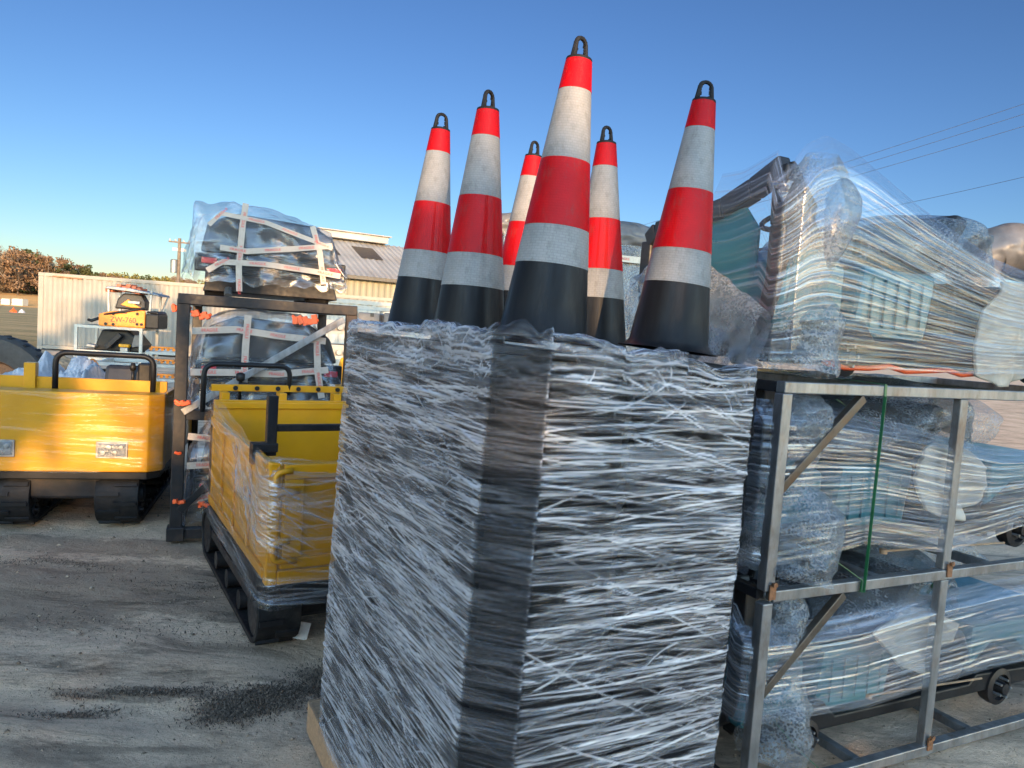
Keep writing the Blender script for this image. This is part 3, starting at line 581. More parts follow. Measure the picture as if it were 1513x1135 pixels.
# the carts: local x along the rack, y towards the back, z up from the level they sit on
def make_cart():
    e = empty('utility_cart', (0, 0, 0), AZR)
    m = MB()
    for y in (.22, .80): m.beam((.12, y, .085), (2.1, y, .085), .05, .07)
    for x in (.3, .9, 1.5, 2.0): m.beam((x, .1, .075), (x, .92, .075), .05, .04)
    m.tube([(.35, .1, .09), (.35, .9, .09)], .022, 8); m.tube([(1.62, .02, .11), (1.62, .98, .11)], .028, 8)
    m.build('chassis', M['bsteel'], e, bevel=.003)
    MB().prism([(.06, .10), (2.15, .10), (2.15, .16), (1.45, .19), (1.40, .15), (.52, .15), (.45, .22), (.06, .20)], .03, .99).build('floor_pan', M['blackp'], e, bevel=.008)
    # nose: a sloping teal panel with a dark frame standing over it
    MB().prism([(.02, .16), (.10, .16), (.34, .22), (.34, .40), (.16, .46), (.04, .40)], .05, .97).build('front_cowl', M['teal'], e, bevel=.02)
    MB().prism([(.22, .16), (.90, .16), (.90, .52), (.62, .60), (.30, .60), (.22, .52)], .035, .05, 'x').build('windscreen_panel', M['teal'], e, bevel=.004)
    f = MB(); pts = [(.30, .06), (.13, .20), (.10, .34), (.10, .52), (.11, .72), (.26, .66), (.42, .61), (.62, .58), (.86, .56), (.92, .52), (.92, .30), (.84, .14)]
    for a, b in zip(pts[:-1], pts[1:]): f.beam((.04, a[0], a[1]), (.04, b[0], b[1]), .075, .062, (1, 0, 0))
    f.beam((.06, .11, .70), (.30, .10, .34), .05, .05); f.beam((.06, .91, .54), (.30, .91, .34), .05, .05)
    f.prism([(.06, .74), (.20, .60), (.12, .44), (.06, .46)], .085, .13).build('windscreen_frame', M['seat'], e, bevel=.008)
    MB().prism([(.42, .16), (.86, .16), (.90, .42), (.46, .42)], .06, .94).build('seat_box', M['teal'], e, bevel=.025)
    mb = MB()
    for k in range(5): mb.bx(.50 + k * .075, .53 + k * .075, .048, .056, .20, .38)
    mb.build('louvre', M['teal'], e, bevel=.003)
    MB().bx(.44, .94, .08, .92, .43, .52).build('seat', M['seat'], e, bevel=.03)
    MB().prism([(.90, .44), (1.0, .44), (1.14, .66), (1.05, .68)], .1, .9).build('backrest', M['seat'], e, bevel=.025)
    MB().prism([(1.0, .16), (1.36, .16), (1.42, .30), (1.36, .40), (1.0, .40)], .05, .95).build('battery_box', M['blackp'], e, bevel=.02)
    MB().prism([(1.40, .22), (1.56, .32), (1.74, .32), (1.9, .2), (2.2, .2), (2.2, .42), (1.40, .42)], .04, .96).build('rear_body', M['teal'], e, bevel=.02)
    MB().tube([(.36, .5, .3), (.46, .5, .62)], .018, 8).tube([(.46 + .03 * math.cos(a), .5 + .15 * math.sin(a), .62 + .13 * math.cos(a) * .3) for a in np.linspace(0, 2 * PI, 20)[:-1]], .012, 6, True).build('steering_wheel', M['blackp'], e, True)
    for x, z, r in ((.35, .09, .07), (1.62, .11, .085)):
        for s_, y in ((-1, .02), (1, .98)):
            h = MB().lathe([(r * .3, .06), (r, .055), (r * 1.05, .03), (r * 1.05, .0), (r * .75, -.008), (r * .72, .012), (r * .35, .012), (r * .3, -.03), (.0, -.032)], 28, (x, y, z), 'y', cap=False)
            if s_ > 0:
                h.v = [(a, 2 * y - b, c_) for a, b, c_ in h.v]
            hub = h.build('wheel_hub', M['bsteel'], e, 'auto')
            for k in range(5):
                g = 2 * PI * k / 5; st = MB(); st.tube([(x + r * .5 * math.cos(g), y - (-s_) * -.01, z + r * .5 * math.sin(g)), (x + r * .5 * math.cos(g), y + s_ * .03, z + r * .5 * math.sin(g))], .006, 6).build('stud', M['galv'], hub)

    return e
cart = make_cart(); LV = [(.055, 'bottom', 'in the lowest tier of the rack'), (ZM + .025, 'middle', 'in the upper tier of the rack'), (ZTOP + .025, 'top', 'riding on top of the rack against the sky')]
for k, (z, nm, lab) in enumerate(LV):
    e = cart if k == 0 else copy_tree(cart); e.location = rw(.03, .06 if k < 2 else .05, z)
    tag(e, 'teal utility cart with its wheels off, ' + lab, 'utility cart', 'teal carts on the steel rack')
    if k == 2: e.scale = (1, 1, 1.1)
# second row of carts behind, only their bubble wrapped tops show
def blob(name, pts, rad, mat, seed, nu=90, nv=60, amp=.25, squash=(1, 1)):   # a soft tube of bubble wrap round a spine of points
    g = np.random.default_rng(seed); sp = np.array([tuple(p) for p in pts], float); t = np.linspace(0, 1, nv); ts = np.linspace(0, 1, len(sp))
    Cc = np.stack([np.interp(t, ts, sp[:, k]) for k in range(3)], 1); rr = np.interp(t, ts, rad)
    Cc = np.apply_along_axis(lambda c: np.convolve(np.pad(c, 3, 'edge'), np.ones(7) / 7, 'valid'), 0, Cc); rr = np.convolve(np.pad(rr, 3, 'edge'), np.ones(7) / 7, 'valid')
    n1 = smooth_noise(nv, nu, 6, 7, g); n1 = n1 * np.sin(np.linspace(0, PI, nu))[None] + 0; n2 = smooth_noise(nv, nu, 22, 18, g)
    a = np.linspace(0, 2 * PI, nu, endpoint=False); tang = np.gradient(Cc, axis=0); tang /= np.linalg.norm(tang, axis=1, keepdims=True) + 1e-9
    ref = np.array([0, 0, 1.]) if abs(tang[:, 2]).mean() < .7 else np.array([1., 0, 0])
    X = np.cross(tang, ref); X /= np.linalg.norm(X, axis=1, keepdims=True); Y = np.cross(tang, X)
    q_ = rr[:, None] * (1 + amp * n1 * .6 + amp * .18 * n2)
    Pp = Cc[:, None] + q_[..., None] * (np.cos(a)[None, :, None] * X[:, None] * squash[0] + np.sin(a)[None, :, None] * Y[:, None] * squash[1])
    return link(name, npmesh(name, Pp, loop=True), mat, None, True)
# bubble wrap gathered round the near corner of each cart, pinched at its waist, and thrown over the seats
cols = [(LV[0][0], [(.14, .10, .08), (.16, .10, .30), (.14, .10, .45), (.15, .12, .66), (.16, .12, .74)], [.15, .125, .085, .10, .06]),
        (LV[1][0], [(.12, .10, .02), (.15, .10, .22), (.13, .10, .40), (.14, .10, .62), (.14, .12, .72)], [.17, .17, .07, .13, .06]),
        (LV[2][0], [(.10, .10, .02), (.13, .10, .20), (.10, .10, .34), (.13, .10, .66), (.13, .10, .84)], [.17, .15, .07, .14, .05])]
for (z, pts, rad), nm in zip(cols, ('front corner of the lowest cart', 'front corner of the middle cart, below the top rail', 'peaked front corner of the topmost cart')):
    tag(blob('bubble_wrap', [rw(p[0] + .03, p[1] - .02, z + p[2]) for p in pts], rad, M['bubbled'], 5 + int(z * 10), amp=.3), 'bubble wrap column pinched round the ' + nm, 'bubble wrap', 'bubble wrap on the teal carts')
for k, (z, _, _) in enumerate(LV):
    w_ = ['lowest', 'middle', 'topmost'][k]
    tag(blob('bubble_wrap', [rw(.42, .5, z + .45), rw(.6, .48, z + .54), rw(.95, .5, z + .60), rw(1.18, .5, z + .66), rw(1.4, .5, z + .45)], [.2, .30, .32, .32, .24], M['bubbled'], 31 + k, amp=.2, squash=(1.35, .42)),
        'loose bubble wrap thrown over the seat of the %s cart' % w_, 'bubble wrap', 'bubble wrap on the teal carts')
    if k == 2: tag(blob('bubble_wrap', [rw(-.02, .93, z + .2), rw(-.03, .7, z + .26), rw(-.04, .4, z + .2), rw(-.02, .12, z + .12)], [.14, .2, .17, .1], M['bubbled'], 41 + k, amp=.3, squash=(.45, 1.2)),
        'bubble wrap sheet over the nose of the %s cart, beside the cone stack' % w_, 'bubble wrap', 'bubble wrap on the teal carts')
    tag(blob('bubble_wrap', [rw(.75, .9, z + .35), rw(1.2, .8, z + .55), rw(1.7, .85, z + .6), rw(2.3, .9, z + .5)], [.15, .3, .32, .3], M['bubble'], 51 + k, amp=.25, squash=(1, .5)),
        'long bubble wrap bundle along the far side of the %s cart' % w_, 'bubble wrap', 'bubble wrap on the teal carts')
def sheet(name, bot, topp, mat, label, cat, th=.01, group=None):       # a hanging flap of foam, slack and curved
    n = 40; t_ = np.linspace(0, 1, n); f = lambda p: np.stack([np.interp(t_, np.linspace(0, 1, len(p)), [q[k] for q in p]) for k in (0, 1)], 1)
    B, T = f(bot), f(topp); G = B[None] + (T - B)[None] * t_[:, None, None]; y = .03 + .022 * smooth_noise(n, n, 2, 4) + .004 * smooth_noise(n, n, 9, 9)
    F_ = np.array([[tuple(rw(G[a, b, 0], y[a, b], G[a, b, 1])) for b in range(n)] for a in range(n)])
    o = link(name, npmesh(name, F_), mat, None, True); m_ = o.modifiers.new('thickness', 'SOLIDIFY'); m_.thickness = th
    return tag(o, label, cat, group)
M['foam'] = pm('foam_sheet', (.42, .37, .30), .6, 0, .1, 9, .4, bscale=60)
sheet('foam_sheet', [(1.14, 1.64), (1.26, 1.60), (1.40, 1.60), (1.50, 1.66)], [(1.12, 1.92), (1.22, 2.05), (1.40, 2.06), (1.52, 1.98)], M['foam'], 'pale foam sheet tucked under the film at the right end of the topmost cart', 'foam sheet', .012, 'foam sheets under the film')
sheet('foam_sheet', [(.86, 1.08), (1.0, 1.03), (1.14, 1.03), (1.24, 1.1)], [(.80, 1.30), (.95, 1.35), (1.12, 1.33), (1.26, 1.26)], M['foam'], 'pale foam sheet behind the middle post in the upper tier', 'foam sheet', .012, 'foam sheets under the film')
sheet('foam_sheet', [(.80, .42), (.95, .36), (1.05, .36), (1.14, .42)], [(.66, .56), (.8, .62), (1.0, .63), (1.16, .56)], M['foam'], 'pale foam sheet behind the middle post in the lowest tier', 'foam sheet', .012, 'foam sheets under the film')
# film round each cart: a strip from the far side, round the nose, and along the near side
def band_film(label, zlo, zhi, mat, n, seed, y0=-.012, L2=2.5, x0=-.05, back=.95, **kw):
    du = .006; path = [(x0, back), (x0, y0 + .05), (x0 + .05, y0), (L2, y0)]
    p = np.array(path); Lc = np.r_[0, np.cumsum(np.hypot(*np.diff(p, axis=0).T))]; n_u = int(Lc[-1] / du); s_ = np.linspace(0, Lc[-1], n_u)
    X = np.interp(s_, Lc, p[:, 0]); Y = np.interp(s_, Lc, p[:, 1]); lo = np.array([zlo(a, b) for a, b in zip(X, Y)]); hi = np.array([zhi(a, b) for a, b in zip(X, Y)])
    k = np.ones(9) / 9; lo = np.convolve(np.pad(lo, 4, 'edge'), k, 'valid'); hi = np.convolve(np.pad(hi, 4, 'edge'), k, 'valid')
    dv = .005; n_v = int((hi - lo).max() / dv); t_ = np.linspace(0, 1, n_v)[:, None]
    Z = lo + (hi - lo) * t_; Yn = Y[None] + .03 * np.sin(t_ * PI) * np.sin(np.clip(s_ / Lc[-1] * 5, 0, 99))[None] * 0 + .0 * Z
    e_ = .012 * smooth_noise(n_v, n_u, 1, 5); Z = Z + e_ * 1.0
    # over the top the sheet leans in across the load
    Yl = Yn + np.clip(t_ - .86, 0, 1) * .5 * (s_ > Lc[1])[None]; Xl = X[None] + np.clip(t_ - .86, 0, 1) * .3 * (s_ <= Lc[1])[None]
    Pp = np.stack([RX + rx_ * Xl - ry_ * Yl, RY + ry_ * Xl + rx_ * Yl, Z], -1)
    return tag(film('stretch_wrap', Pp, mat, n, du, dv, slack=.003, cells=(10, 4), **kw), label, 'plastic wrap', 'stretch film round the teal carts')
HK = dict(a=(-2, 2), L=(.3, 1.8), wd=(.0008, .0035), amp=(.0005, .0012), ply=(.15, 1.0), curve=.004)
z2 = LV[2][0]
band_film('tent of clear film stretched from the peak of the topmost cart down to the right', lambda x, y: z2 + .05 - .05 * y * 0 + max(0, x - 1.1) * .05,
          lambda x, y: (z2 + np.interp(x, [-.05, .05, .15, .30, .7, 1.2, 1.6, 2.5], [.70, .84, .89, .86, .72, .56, .50, .46])) if y < .1 else z2 + np.interp(y, [.1, .3, .6, 1], [.84, .80, .82, .80]), M['film3'], 700, 1, back=.42, **HK)
band_film('clear film bunched into streaks across the upper tier of the rack', lambda x, y: np.interp(x, [0, .5, 1.0, 1.5, 2.5], [.90, .97, .90, .98, 1.0]), lambda x, y: (np.interp(x, [0, .2, .8, 1.3, 2.5], [1.53, 1.52, 1.43, 1.33, 1.25])) if y < .1 else 1.5, M['film2'], 950, 2, **HK)
band_film('clear film bunched into streaks across the lowest tier of the rack', lambda x, y: np.interp(x, [0, .6, 1.4, 2.5], [.30, .27, .33, .36]), lambda x, y: np.interp(x, [0, .5, 1.4, 2.5], [.66, .66, .70, .70]) if y < .1 else .72, M['film2'], 950, 3, **HK)
# green strapping
def strap(pts, label, w_=.013):
    m = MB(); q_ = [rw(*p) for p in pts]
    for a, b in zip(q_[:-1], q_[1:]): m.beam(a, b, .0022, w_, (rx_ * .0 + ry_, -rx_, 0)) if abs((b - a).z) > .05 else m.beam(a, b, w_, .002)
    return tag(m.build('strap', M['green'], None), label, 'strap', 'green straps on the steel rack')
strap([(.50, .5, 1.60), (.50, -.024, ZTOP + .026), (.50, -.026, ZTOP - .02), (.49, -.028, ZM - .024), (.49, .0, ZM - .028)], 'green strap running straight down the front of the rack from top rail to middle rail')
strap([(.24, .06, .98), (.47, -.030, ZM + .026), (.47, -.030, ZM - .02)], 'green strap slanting down to the middle rail beside the straight strap')
strap([(1.01, .02, ZM - .03), (1.10, .12, .66)], 'short green strap slanting behind the middle post under the middle rail')
strap([(.12, .02, .30), (.24, -.02, .17), (.40, -.02, .04)], 'green strap slanting down to the ground under the lowest cart')
strap([(.62, .3, 1.50), (.86, .25, 1.37)], 'green strap crossing the bubble wrap under the top rail')
for k, (z, _, _) in list(enumerate(LV))[2:]:
    pts = [rw(.25 + .12 * i, .06 + .01 * math.sin(i * 2), z + .07 - .02 * math.sin(i * 1.1) ** 2) for i in range(9)]
    o = MB().tube(pts, .011, 7).build('cable', M['redo'], None, True); tag(o, 'orange corrugated cable sagging along the chassis of the %s cart' % ['lowest', 'middle', 'topmost'][k], 'cable', 'orange cables under the carts')
for z, x0_, x1_, lab in ((.24, .78, 1.45, 'lowest'), (.875, .78, 1.5, 'middle')):
    q_ = rw(x0_, .12, z); r_ = rw(x1_, .05, z + .01); tag(MB().tube([q_, r_], .005, 6).lathe([(.016, -.01), (.016, .01)], 10, tuple(q_), 'z').build('cable', M['wood'], None), 'thin taut rope holding the %s cart by its axle' % lab, 'rope', 'ropes holding the carts')
# a taller wrapped cart farther right, only its hump shows above the film
tag(blob('bubble_wrap', [at(1420, 420, 5.2), at(1455, 372, 5.2), at(1490, 368, 5.2), at(1560, 385, 5.2), at(1640, 420, 5.2)], [.12, .17, .18, .2, .16], M['tarp'], 77, amp=.12), 'grey wrapped hump of a cart behind the rack at the right edge', 'wrapped cart')
# ================================================================ POWER LINES
M['wire'] = pm('wire', (.05, .06, .08), .5, 0, .1, 5, 0)
for (a, b, lab) in (((1236, 244), (1513, 155), 'topmost'), ((1250, 250), (1513, 170), 'second'), ((1262, 260), (1513, 188), 'third'), ((1350, 298), (1513, 263), 'fourth, lone'), ((1470, 344), (1513, 337), 'lowest')):
    dx, dy = b[0] - a[0], b[1] - a[1]; A = at(a[0] - dx * 1.2, a[1] - dy * 1.2, 62); B = at(b[0] + dx * 1.2, b[1] + dy * 1.2, 38)
    pts = [A.lerp(B, t) - Vector((0, 0, 1)) * 1.0 * t * (1 - t) + Vector((0, 0, 1)) * .24 for t in np.linspace(0, 1, 25)]
    tag(MB().tube(pts, .013, 4).build('power_line', M['wire'], None), '%s thin power line crossing the sky above the wrapped carts' % lab, 'power line', 'power lines at the right')
#SPLIT2
# ================================================================ YELLOW TRACKED DUMPERS
def track(e, x0, x1, y0, y1, r, nm='track'):
    # rubber belt round its rollers, local x along the machine
    def loop(rr, n=14):
        a = [(x1 + rr * math.sin(t), r + rr * math.cos(t)) for t in np.linspace(0, PI, n)]
        b = [(x0 - rr * math.sin(t), r - rr * math.cos(t)) for t in np.linspace(0, PI, n)]
        return a + b
    L = loop(r); Li = loop(r - .03); m = MB(); n = len(L)
    vs = []; fs = []
    for y in (y0, y1):
        vs += [(p[0], y, p[1]) for p in L] + [(p[0], y, p[1]) for p in Li]
    for k in range(n):
        j = (k + 1) % n
        fs += [(k, j, j + n, k + n), (2 * n + k, 3 * n + k, 3 * n + j, 2 * n + j), (k, 2 * n + k, 2 * n + j, j), (n + k, n + j, 3 * n + j, 3 * n + k)]
    m.add(vs, fs); o = m.build(nm, M['rubber'], e, 'auto', bevel=.004)
    lg = MB(); per = 2 * (x1 - x0) + 2 * PI * r; nl = int(per / .07)
    p = np.array(L + [L[0]]); s_ = np.r_[0, np.cumsum(np.hypot(*np.diff(p, axis=0).T))]
    for k in range(nl):
        q0 = s_[-1] * k / nl; x = np.interp(q0, s_, p[:, 0]); z = np.interp(q0, s_, p[:, 1]); xb = np.interp(q0 + .01, s_, p[:, 0]); zb = np.interp(q0 + .01, s_, p[:, 1])
        ang = math.atan2(zb - z, xb - x); Mx = Matrix.Rotation(-ang, 3, 'Y')
        off = .0 if k % 2 else .5
        lg.box((x, (y0 + y1) / 2 + (-.25 if k % 2 else .25) * (y1 - y0) * .8, z), (.03, (y1 - y0) * .52, .03), Mx)
    lg.build('tread_lugs', M['rubber'], o)
    for x, rr, zz in [(x0, r - .035, r), (x1, r - .035, r)] + [(x0 + (x1 - x0) * k / 4, .055, .09) for k in range(0, 5)]:
        MB().lathe([(0, y0 - .006), (rr * .35, y0 - .006), (rr * .4, y0 + .02), (rr * .8, y0 + .03), (rr, y0 + .012), (rr, y1 - .012), (0, y1 - .01)], 18, (x, 0, zz), 'y', cap=False).build('roller', M['bsteel'], o, 'auto')
def arc_tube(e, pts, r, name, mat, n=10, rad=.08):
    P_ = [Vector(p) for p in pts]; out = [P_[0]]
    for a, b, c in zip(P_[:-2], P_[1:-1], P_[2:]):
        u, v = (a - b).normalized(), (c - b).normalized()
        for t in np.linspace(0, 1, 7): out.append((b + u * rad) * (1 - t) ** 2 + b * 2 * t * (1 - t) + (b + v * rad) * t * t)
    out.append(P_[-1]); return MB().tube(out, r, n).build(name, mat, e, True)
# --- the nearer one, tailgate towards us. local x runs away from us, y to the left; origin under the tailgate's left corner
AZD = -31.0; D0 = onz(410, 862, .48); D0 = at(408, 864, 3.45); zb = D0.z; print('dumper bed bottom', round(D0.z, 3))
ZB, ZT_ = zb, at(408, 684, 3.45).z
d1 = empty('tracked_dumper', (D0.x, D0.y, 0), AZD, 'yellow tracked mini dumper seen from its tailgate corner, film wound round the bed', 'dumper')
BL, BW = 1.62, .98                                  # y from -BW (right) to 0 (left side)
g = MB(); g.bx(.0, .022, -BW + .01, -.01, ZB + .075, ZT_ - .004).build('tailgate', M['yellow'], d1, bevel=.004)
g = MB()                                            # its raised frame
for a in ((-.022, -.001, -BW + .015, -.012, ZT_ - .075, ZT_ - .006), (-.022, -.001, -BW + .015, -.012, ZB + .078, ZB + .13), (-.022, -.001, -.105, -.0125, ZB + .131, ZT_ - .076), (-.022, -.001, -BW + .0155, -BW + .10, ZB + .131, ZT_ - .076)): g.bx(*a)
g.build('tailgate_frame', M['yellow'], d1, bevel=.005)
MB().bx(-.014, .05, -BW, 0, ZB, ZB + .068).build('bed_sill', M['yellow'], d1, bevel=.006)
MB().bx(-.01, .05, .001, .055, ZB, ZT_ + .005).build('corner_post', M['yellow'], d1, bevel=.008)
for z in (ZB + .12, ZT_ - .13):
    arc_tube(d1, [(-.03, -.08, z), (-.03, .03, z), (-.03, .03, z + .09), (-.03, -.045, z + .10)], .014, 'latch_loop', M['yellow'], rad=.03)
sd_ = MB().bx(.05, BL, .02, .045, ZB + .02, ZT_).bx(.05, BL, .045, .06, ZT_ - .05, ZT_ + .004).bx(.05, BL, .045, .06, ZB + .02, ZB + .07)
for x in (.42, .82, 1.2): sd_.bx(x, x + .045, .045, .06, ZB + .07, ZT_ - .05)
sd_.build('side_wall', M['yellow'], d1, bevel=.004)
MB().bx(.05, BL, -BW - .03, -BW, ZB + .02, ZT_).build('side_wall', M['yellow'], d1, bevel=.004)
MB().bx(.03, BL, -BW + .001, .019, ZB + .0, ZB + .03).build('bed_floor', M['yellow'], d1)
MB().bx(BL - .03, BL, -BW - .03, .05, ZB + .02, ZT_ + .115).bx(BL - .045, BL - .031, -BW, .03, ZT_ + .06, ZT_ + .10).build('headboard', M['yellow'], d1, bevel=.004)
rl = MB().bx(BL + .10, BL + .13, -BW, .05, ZT_ + .16, ZT_ + .205).bx(BL + .13, BL + .20, -BW, .05, ZT_ + .16, ZT_ + .175)
for y in (-.05, -.42, -.8): rl.bx(BL + .001, BL + .10, y, y + .05, ZT_ + .06, ZT_ + .16)
rl.build('guard_rail', M['yellow'], d1, bevel=.003)
for k in range(6): MB().lathe([(.016, -.012), (.016, .0)], 10, (BL + .099, -.1 - k * .14, ZT_ + .183), 'x').build('knob', M['blackp'], d1)
# black frame across the bed, carrying a post
bf = MB().beam((.32, -.02, ZT_ - .02), (.32, -.02, ZT_ + .285), .05, .05).beam((.32, -.045, ZT_ + .12), (.32, -BW + .02, ZT_ + .12), .035, .035).beam((.32, -BW + .02, ZT_ - .02), (.32, -BW + .02, ZT_ + .285), .05, .05).bx(.28, .36, -.05, .075, ZT_ + .0, ZT_ + .045).bx(.28, .36, .062, .075, ZT_ - .06, ZT_ + .02)
bf.build('ladder_frame', M['bsteel'], d1, bevel=.004)
arc_tube(d1, [(BL + .1, .10, ZT_ + .02), (BL + .1, .10, ZT_ + .34), (BL + .1, -.46, ZT_ + .34), (BL + .12, -.46, ZT_ + .14)], .017, 'roll_bar', M['blackp'])
MB().tube([(BL + .2, -.15, ZT_ + .05), (BL + .2, -.15, ZT_ + .24)], .012, 7).lathe([(.02, -.03), (.03, -.02), (.03, .02), (.012, .03)], 12, (BL + .2, -.15, ZT_ + .25), 'z').build('control_lever', M['blackp'], d1, True)
MB().bx(BL + .03, BL + .55, -BW + .1, -.02, ZB - .05, ZT_ + .03).build('engine_cover', M['blackp'], d1, bevel=.03)
# skirt below the bed with rounded corners
c_ = [( .0, -BW + .0), (.0, -.09), (.02, -.03), (.07, .03), (.14, .05), (BL, .05), (BL, -BW)]
MB().prism([(p[0] + .03, p[1]) for p in c_], ZB - .125, ZB - .003, 'z').build('skirt', M['blackp'], d1, bevel=.01)
MB().bx(.3, BL + .5, -.72, -.2, .12, ZB - .126).build('undercarriage', M['bsteel'], d1, bevel=.02)
MB().beam((.3, .035, ZB - .16), (1.5, .035, ZB - .16), .03, .05).build('side_step', M['bsteel'], d1, bevel=.004)
track(d1, .38, BL + .25, -.19, .03, .17); track(d1, .38, BL + .25, -BW + .0, -BW + .22, .17)
tg = MB().bx(-.002, .002, -.06, .07, -.045, .045).build('paper_tag', M['paper'], None); p_ = at(441, 931, 3.86); tg.location = p_; tg.rotation_euler = (R(20), R(12), R(90 - AZD + 8)); tag(tg, 'white paper tag hanging by the end of the nearer dumper track', 'tag')
def d1w(x, y, z):
    a = R(AZD); return (D0.x + math.sin(a) * x - math.cos(a) * y, D0.y + math.cos(a) * x + math.sin(a) * y, z)
def wrap_path(fn, path, zlo, zhi, label, mat, n, du=.006, dv=.005, sag=0, group=None, jit=.012, slack=.008, topfold=0, cells=(14, 8), **kw):
    p = np.array(path, float); Lc = np.r_[0, np.cumsum(np.hypot(*np.diff(p, axis=0).T))]; nn = int(Lc[-1] / du); s_ = np.linspace(0, Lc[-1], nn)
    X = np.interp(s_, Lc, p[:, 0]); Y = np.interp(s_, Lc, p[:, 1]); k = np.ones(7) / 7
    X = np.convolve(np.pad(X, 3, 'edge'), k, 'valid'); Y = np.convolve(np.pad(Y, 3, 'edge'), k, 'valid')
    lo = np.interp(s_, Lc, zlo); hi = np.interp(s_, Lc, zhi); nv = max(8, int((hi - lo).max() / dv)); t_ = np.linspace(0, 1, nv)[:, None]
    Z = lo + (hi - lo) * t_ + jit * smooth_noise(nv, nn, 2, 14) * (t_ ** 3 + .3)
    XX = np.broadcast_to(X, Z.shape); YY = np.broadcast_to(Y, Z.shape); a = R(fn[2]); cx_, cy_ = p.mean(0); fold = np.clip(t_ - .85, 0, 1) / .15 * topfold
    XX = XX + (cx_ - XX) * fold; YY = YY + (cy_ - YY) * fold
    Pp = np.stack([fn[0] + math.sin(a) * XX - math.cos(a) * YY, fn[1] + math.cos(a) * XX + math.sin(a) * YY, Z], -1)
    return tag(film('stretch_wrap', Pp, mat, n, du, dv, slack=slack, cells=cells, **kw), label, 'plastic wrap', group)
M['filmy'] = film_mat('stretch_film_dumper', dens=.015, scale=(1.2, 1.2, 70), gloss=.0, k=.6, STK=.25, FRK=.4)
fan = [(rnd.uniform(.9, 1.75) , ZT_ - ZB + rnd.uniform(-.12, .12), R(rnd.gauss(-24, 5)), rnd.uniform(.2, .7), rnd.uniform(.002, .007), .004, rnd.uniform(.4, 1), .02) for _ in range(90)]
wrap_path((D0.x, D0.y, AZD), [(BL + .1, .085), (.02, .085), (-.045, .04), (-.045, -BW)], [ZB - .03, ZB - .10, ZB - .10, ZB - .10], [ZT_ + .16, ZT_ + .01, ZT_ + .02, ZT_ + .02],
          'clear film stretched round the bed of the nearer yellow dumper', M['filmy'], 260, gens=(fan,), group='film round the dumper beds', topfold=.12, a=(-5, 5), L=(.3, 1.2), wd=(.0015, .007), amp=(.001, .004), ply=(.15, .8), curve=.02)
# --- the farther one at the left edge, facing us square on
E0 = at(216, 693, 5.55); AZE = -14.0; E1 = at(-46, 702, 5.22)
AZE = math.degrees(math.atan2(E0.x - E1.x, E0.y - E1.y)) - 90; ZE0 = (E0.z + E1.z) / 2; ZE1 = ZE0 + .59; EW = (E0.xy - E1.xy).length
d2 = empty('tracked_dumper', (E0.x, E0.y, 0), AZE, 'yellow tracked dumper facing us at the left edge with two square lamps', 'dumper')
MB().prism([(0, -.005), (0, EW), (.10, EW + .09), (.22, EW + .09), (.22, -.10), (.10, -.10)], ZE0, ZE1, 'z').build('front_panel', M['yellow'], d2, bevel=.012)
MB().bx(.221, 1.8, -.10, -.07, ZE0 + .02, ZE1 - .0).build('side_wall', M['yellow'], d2, bevel=.004)
MB().bx(.221, 1.8, EW + .06, EW + .09, ZE0 + .02, ZE1).build('side_wall', M['yellow'], d2, bevel=.004)
MB().bx(.221, 1.8, -.069, EW + .059, ZE0 + .02, ZE0 + .05).build('bed_floor', M['yellow'], d2)
MB().bx(.45, .48, -.06, EW + .05, ZE1 - .1, ZE1 + .065).build('inner_rail', M['yellow'], d2, bevel=.004)
MB().bx(.42, .50, EW - .28, EW - .20, ZE1 - .05, ZE1 + .17).build('bed_post', M['yellow'], d2, bevel=.004)
for y in (.14, EW - .25 - .02):
    lp = MB().bx(-.018, .0, y, y + .19, ZE0 + .12, ZE0 + .22).build('headlight', M['lens'], d2, bevel=.006)
    MB().bx(-.014, -.0005, y - .012, y + .202, ZE0 + .108, ZE0 + .232).build('lamp_rim', M['galv'], lp, bevel=.003)
    for k in range(4): MB().lathe([(.0, -.004), (.016, -.003), (.02, .0)], 10, (-.019, y + .035 + .04 * k, ZE0 + .17 + .02 * (-1) ** k), 'x', cap=False).build('reflector', M['galv'], lp)
MB().prism([(.02, .0), (.02, EW), (.12, EW + .07), (1.8, EW + .07), (1.8, -.08), (.12, -.08)], ZE0 - .06, ZE0 - .003, 'z').build('skirt', M['blackp'], d2, bevel=.008)
MB().bx(.25, 1.7, .2, EW - .2, .18, ZE0 - .061).bx(.1, .25, .32, EW - .32, .22, ZE0 - .061).build('undercarriage', M['bsteel'], d2, bevel=.02)
for k in range(7): MB().tube([(.12, .1 + k * .16, ZE0 - .06), (.14, .1 + k * .16, ZE0 - .13 - .03 * (k % 3))], .014, 7).build('bracket', M['bsteel'], d2)
track(d2, .28, 1.6, .06, .36, .225); track(d2, .28, 1.6, EW - .36, EW - .06, .225)
arc_tube(d2, [(.3, .02, ZE1 - .06), (.3, .02, ZE1 + .27), (.3, .70, ZE1 + .27), (.3, .70, ZE1 - .06)], .021, 'roll_bar', M['blackp'], rad=.09)
MB().prism([(.5, ZE1 - .05), (.72, ZE1 - .05), (.66, ZE1 + .17), (.58, ZE1 + .17)], .1, .42).build('seat', M['seat'], d2, bevel=.03)
MB().bx(.5, .62, .07, .17, ZE1 - .05, ZE1 + .20).build('control_box', M['blackp'], d2, bevel=.015)
MB().tube([(.5, .2, ZE1), (.48, .2, ZE1 + .15)], .012, 7).lathe([(.018, -.03), (.026, 0), (.014, .03)], 12, (.48, .2, ZE1 + .17), 'z').build('control_lever', M['blackp'], d2, True)
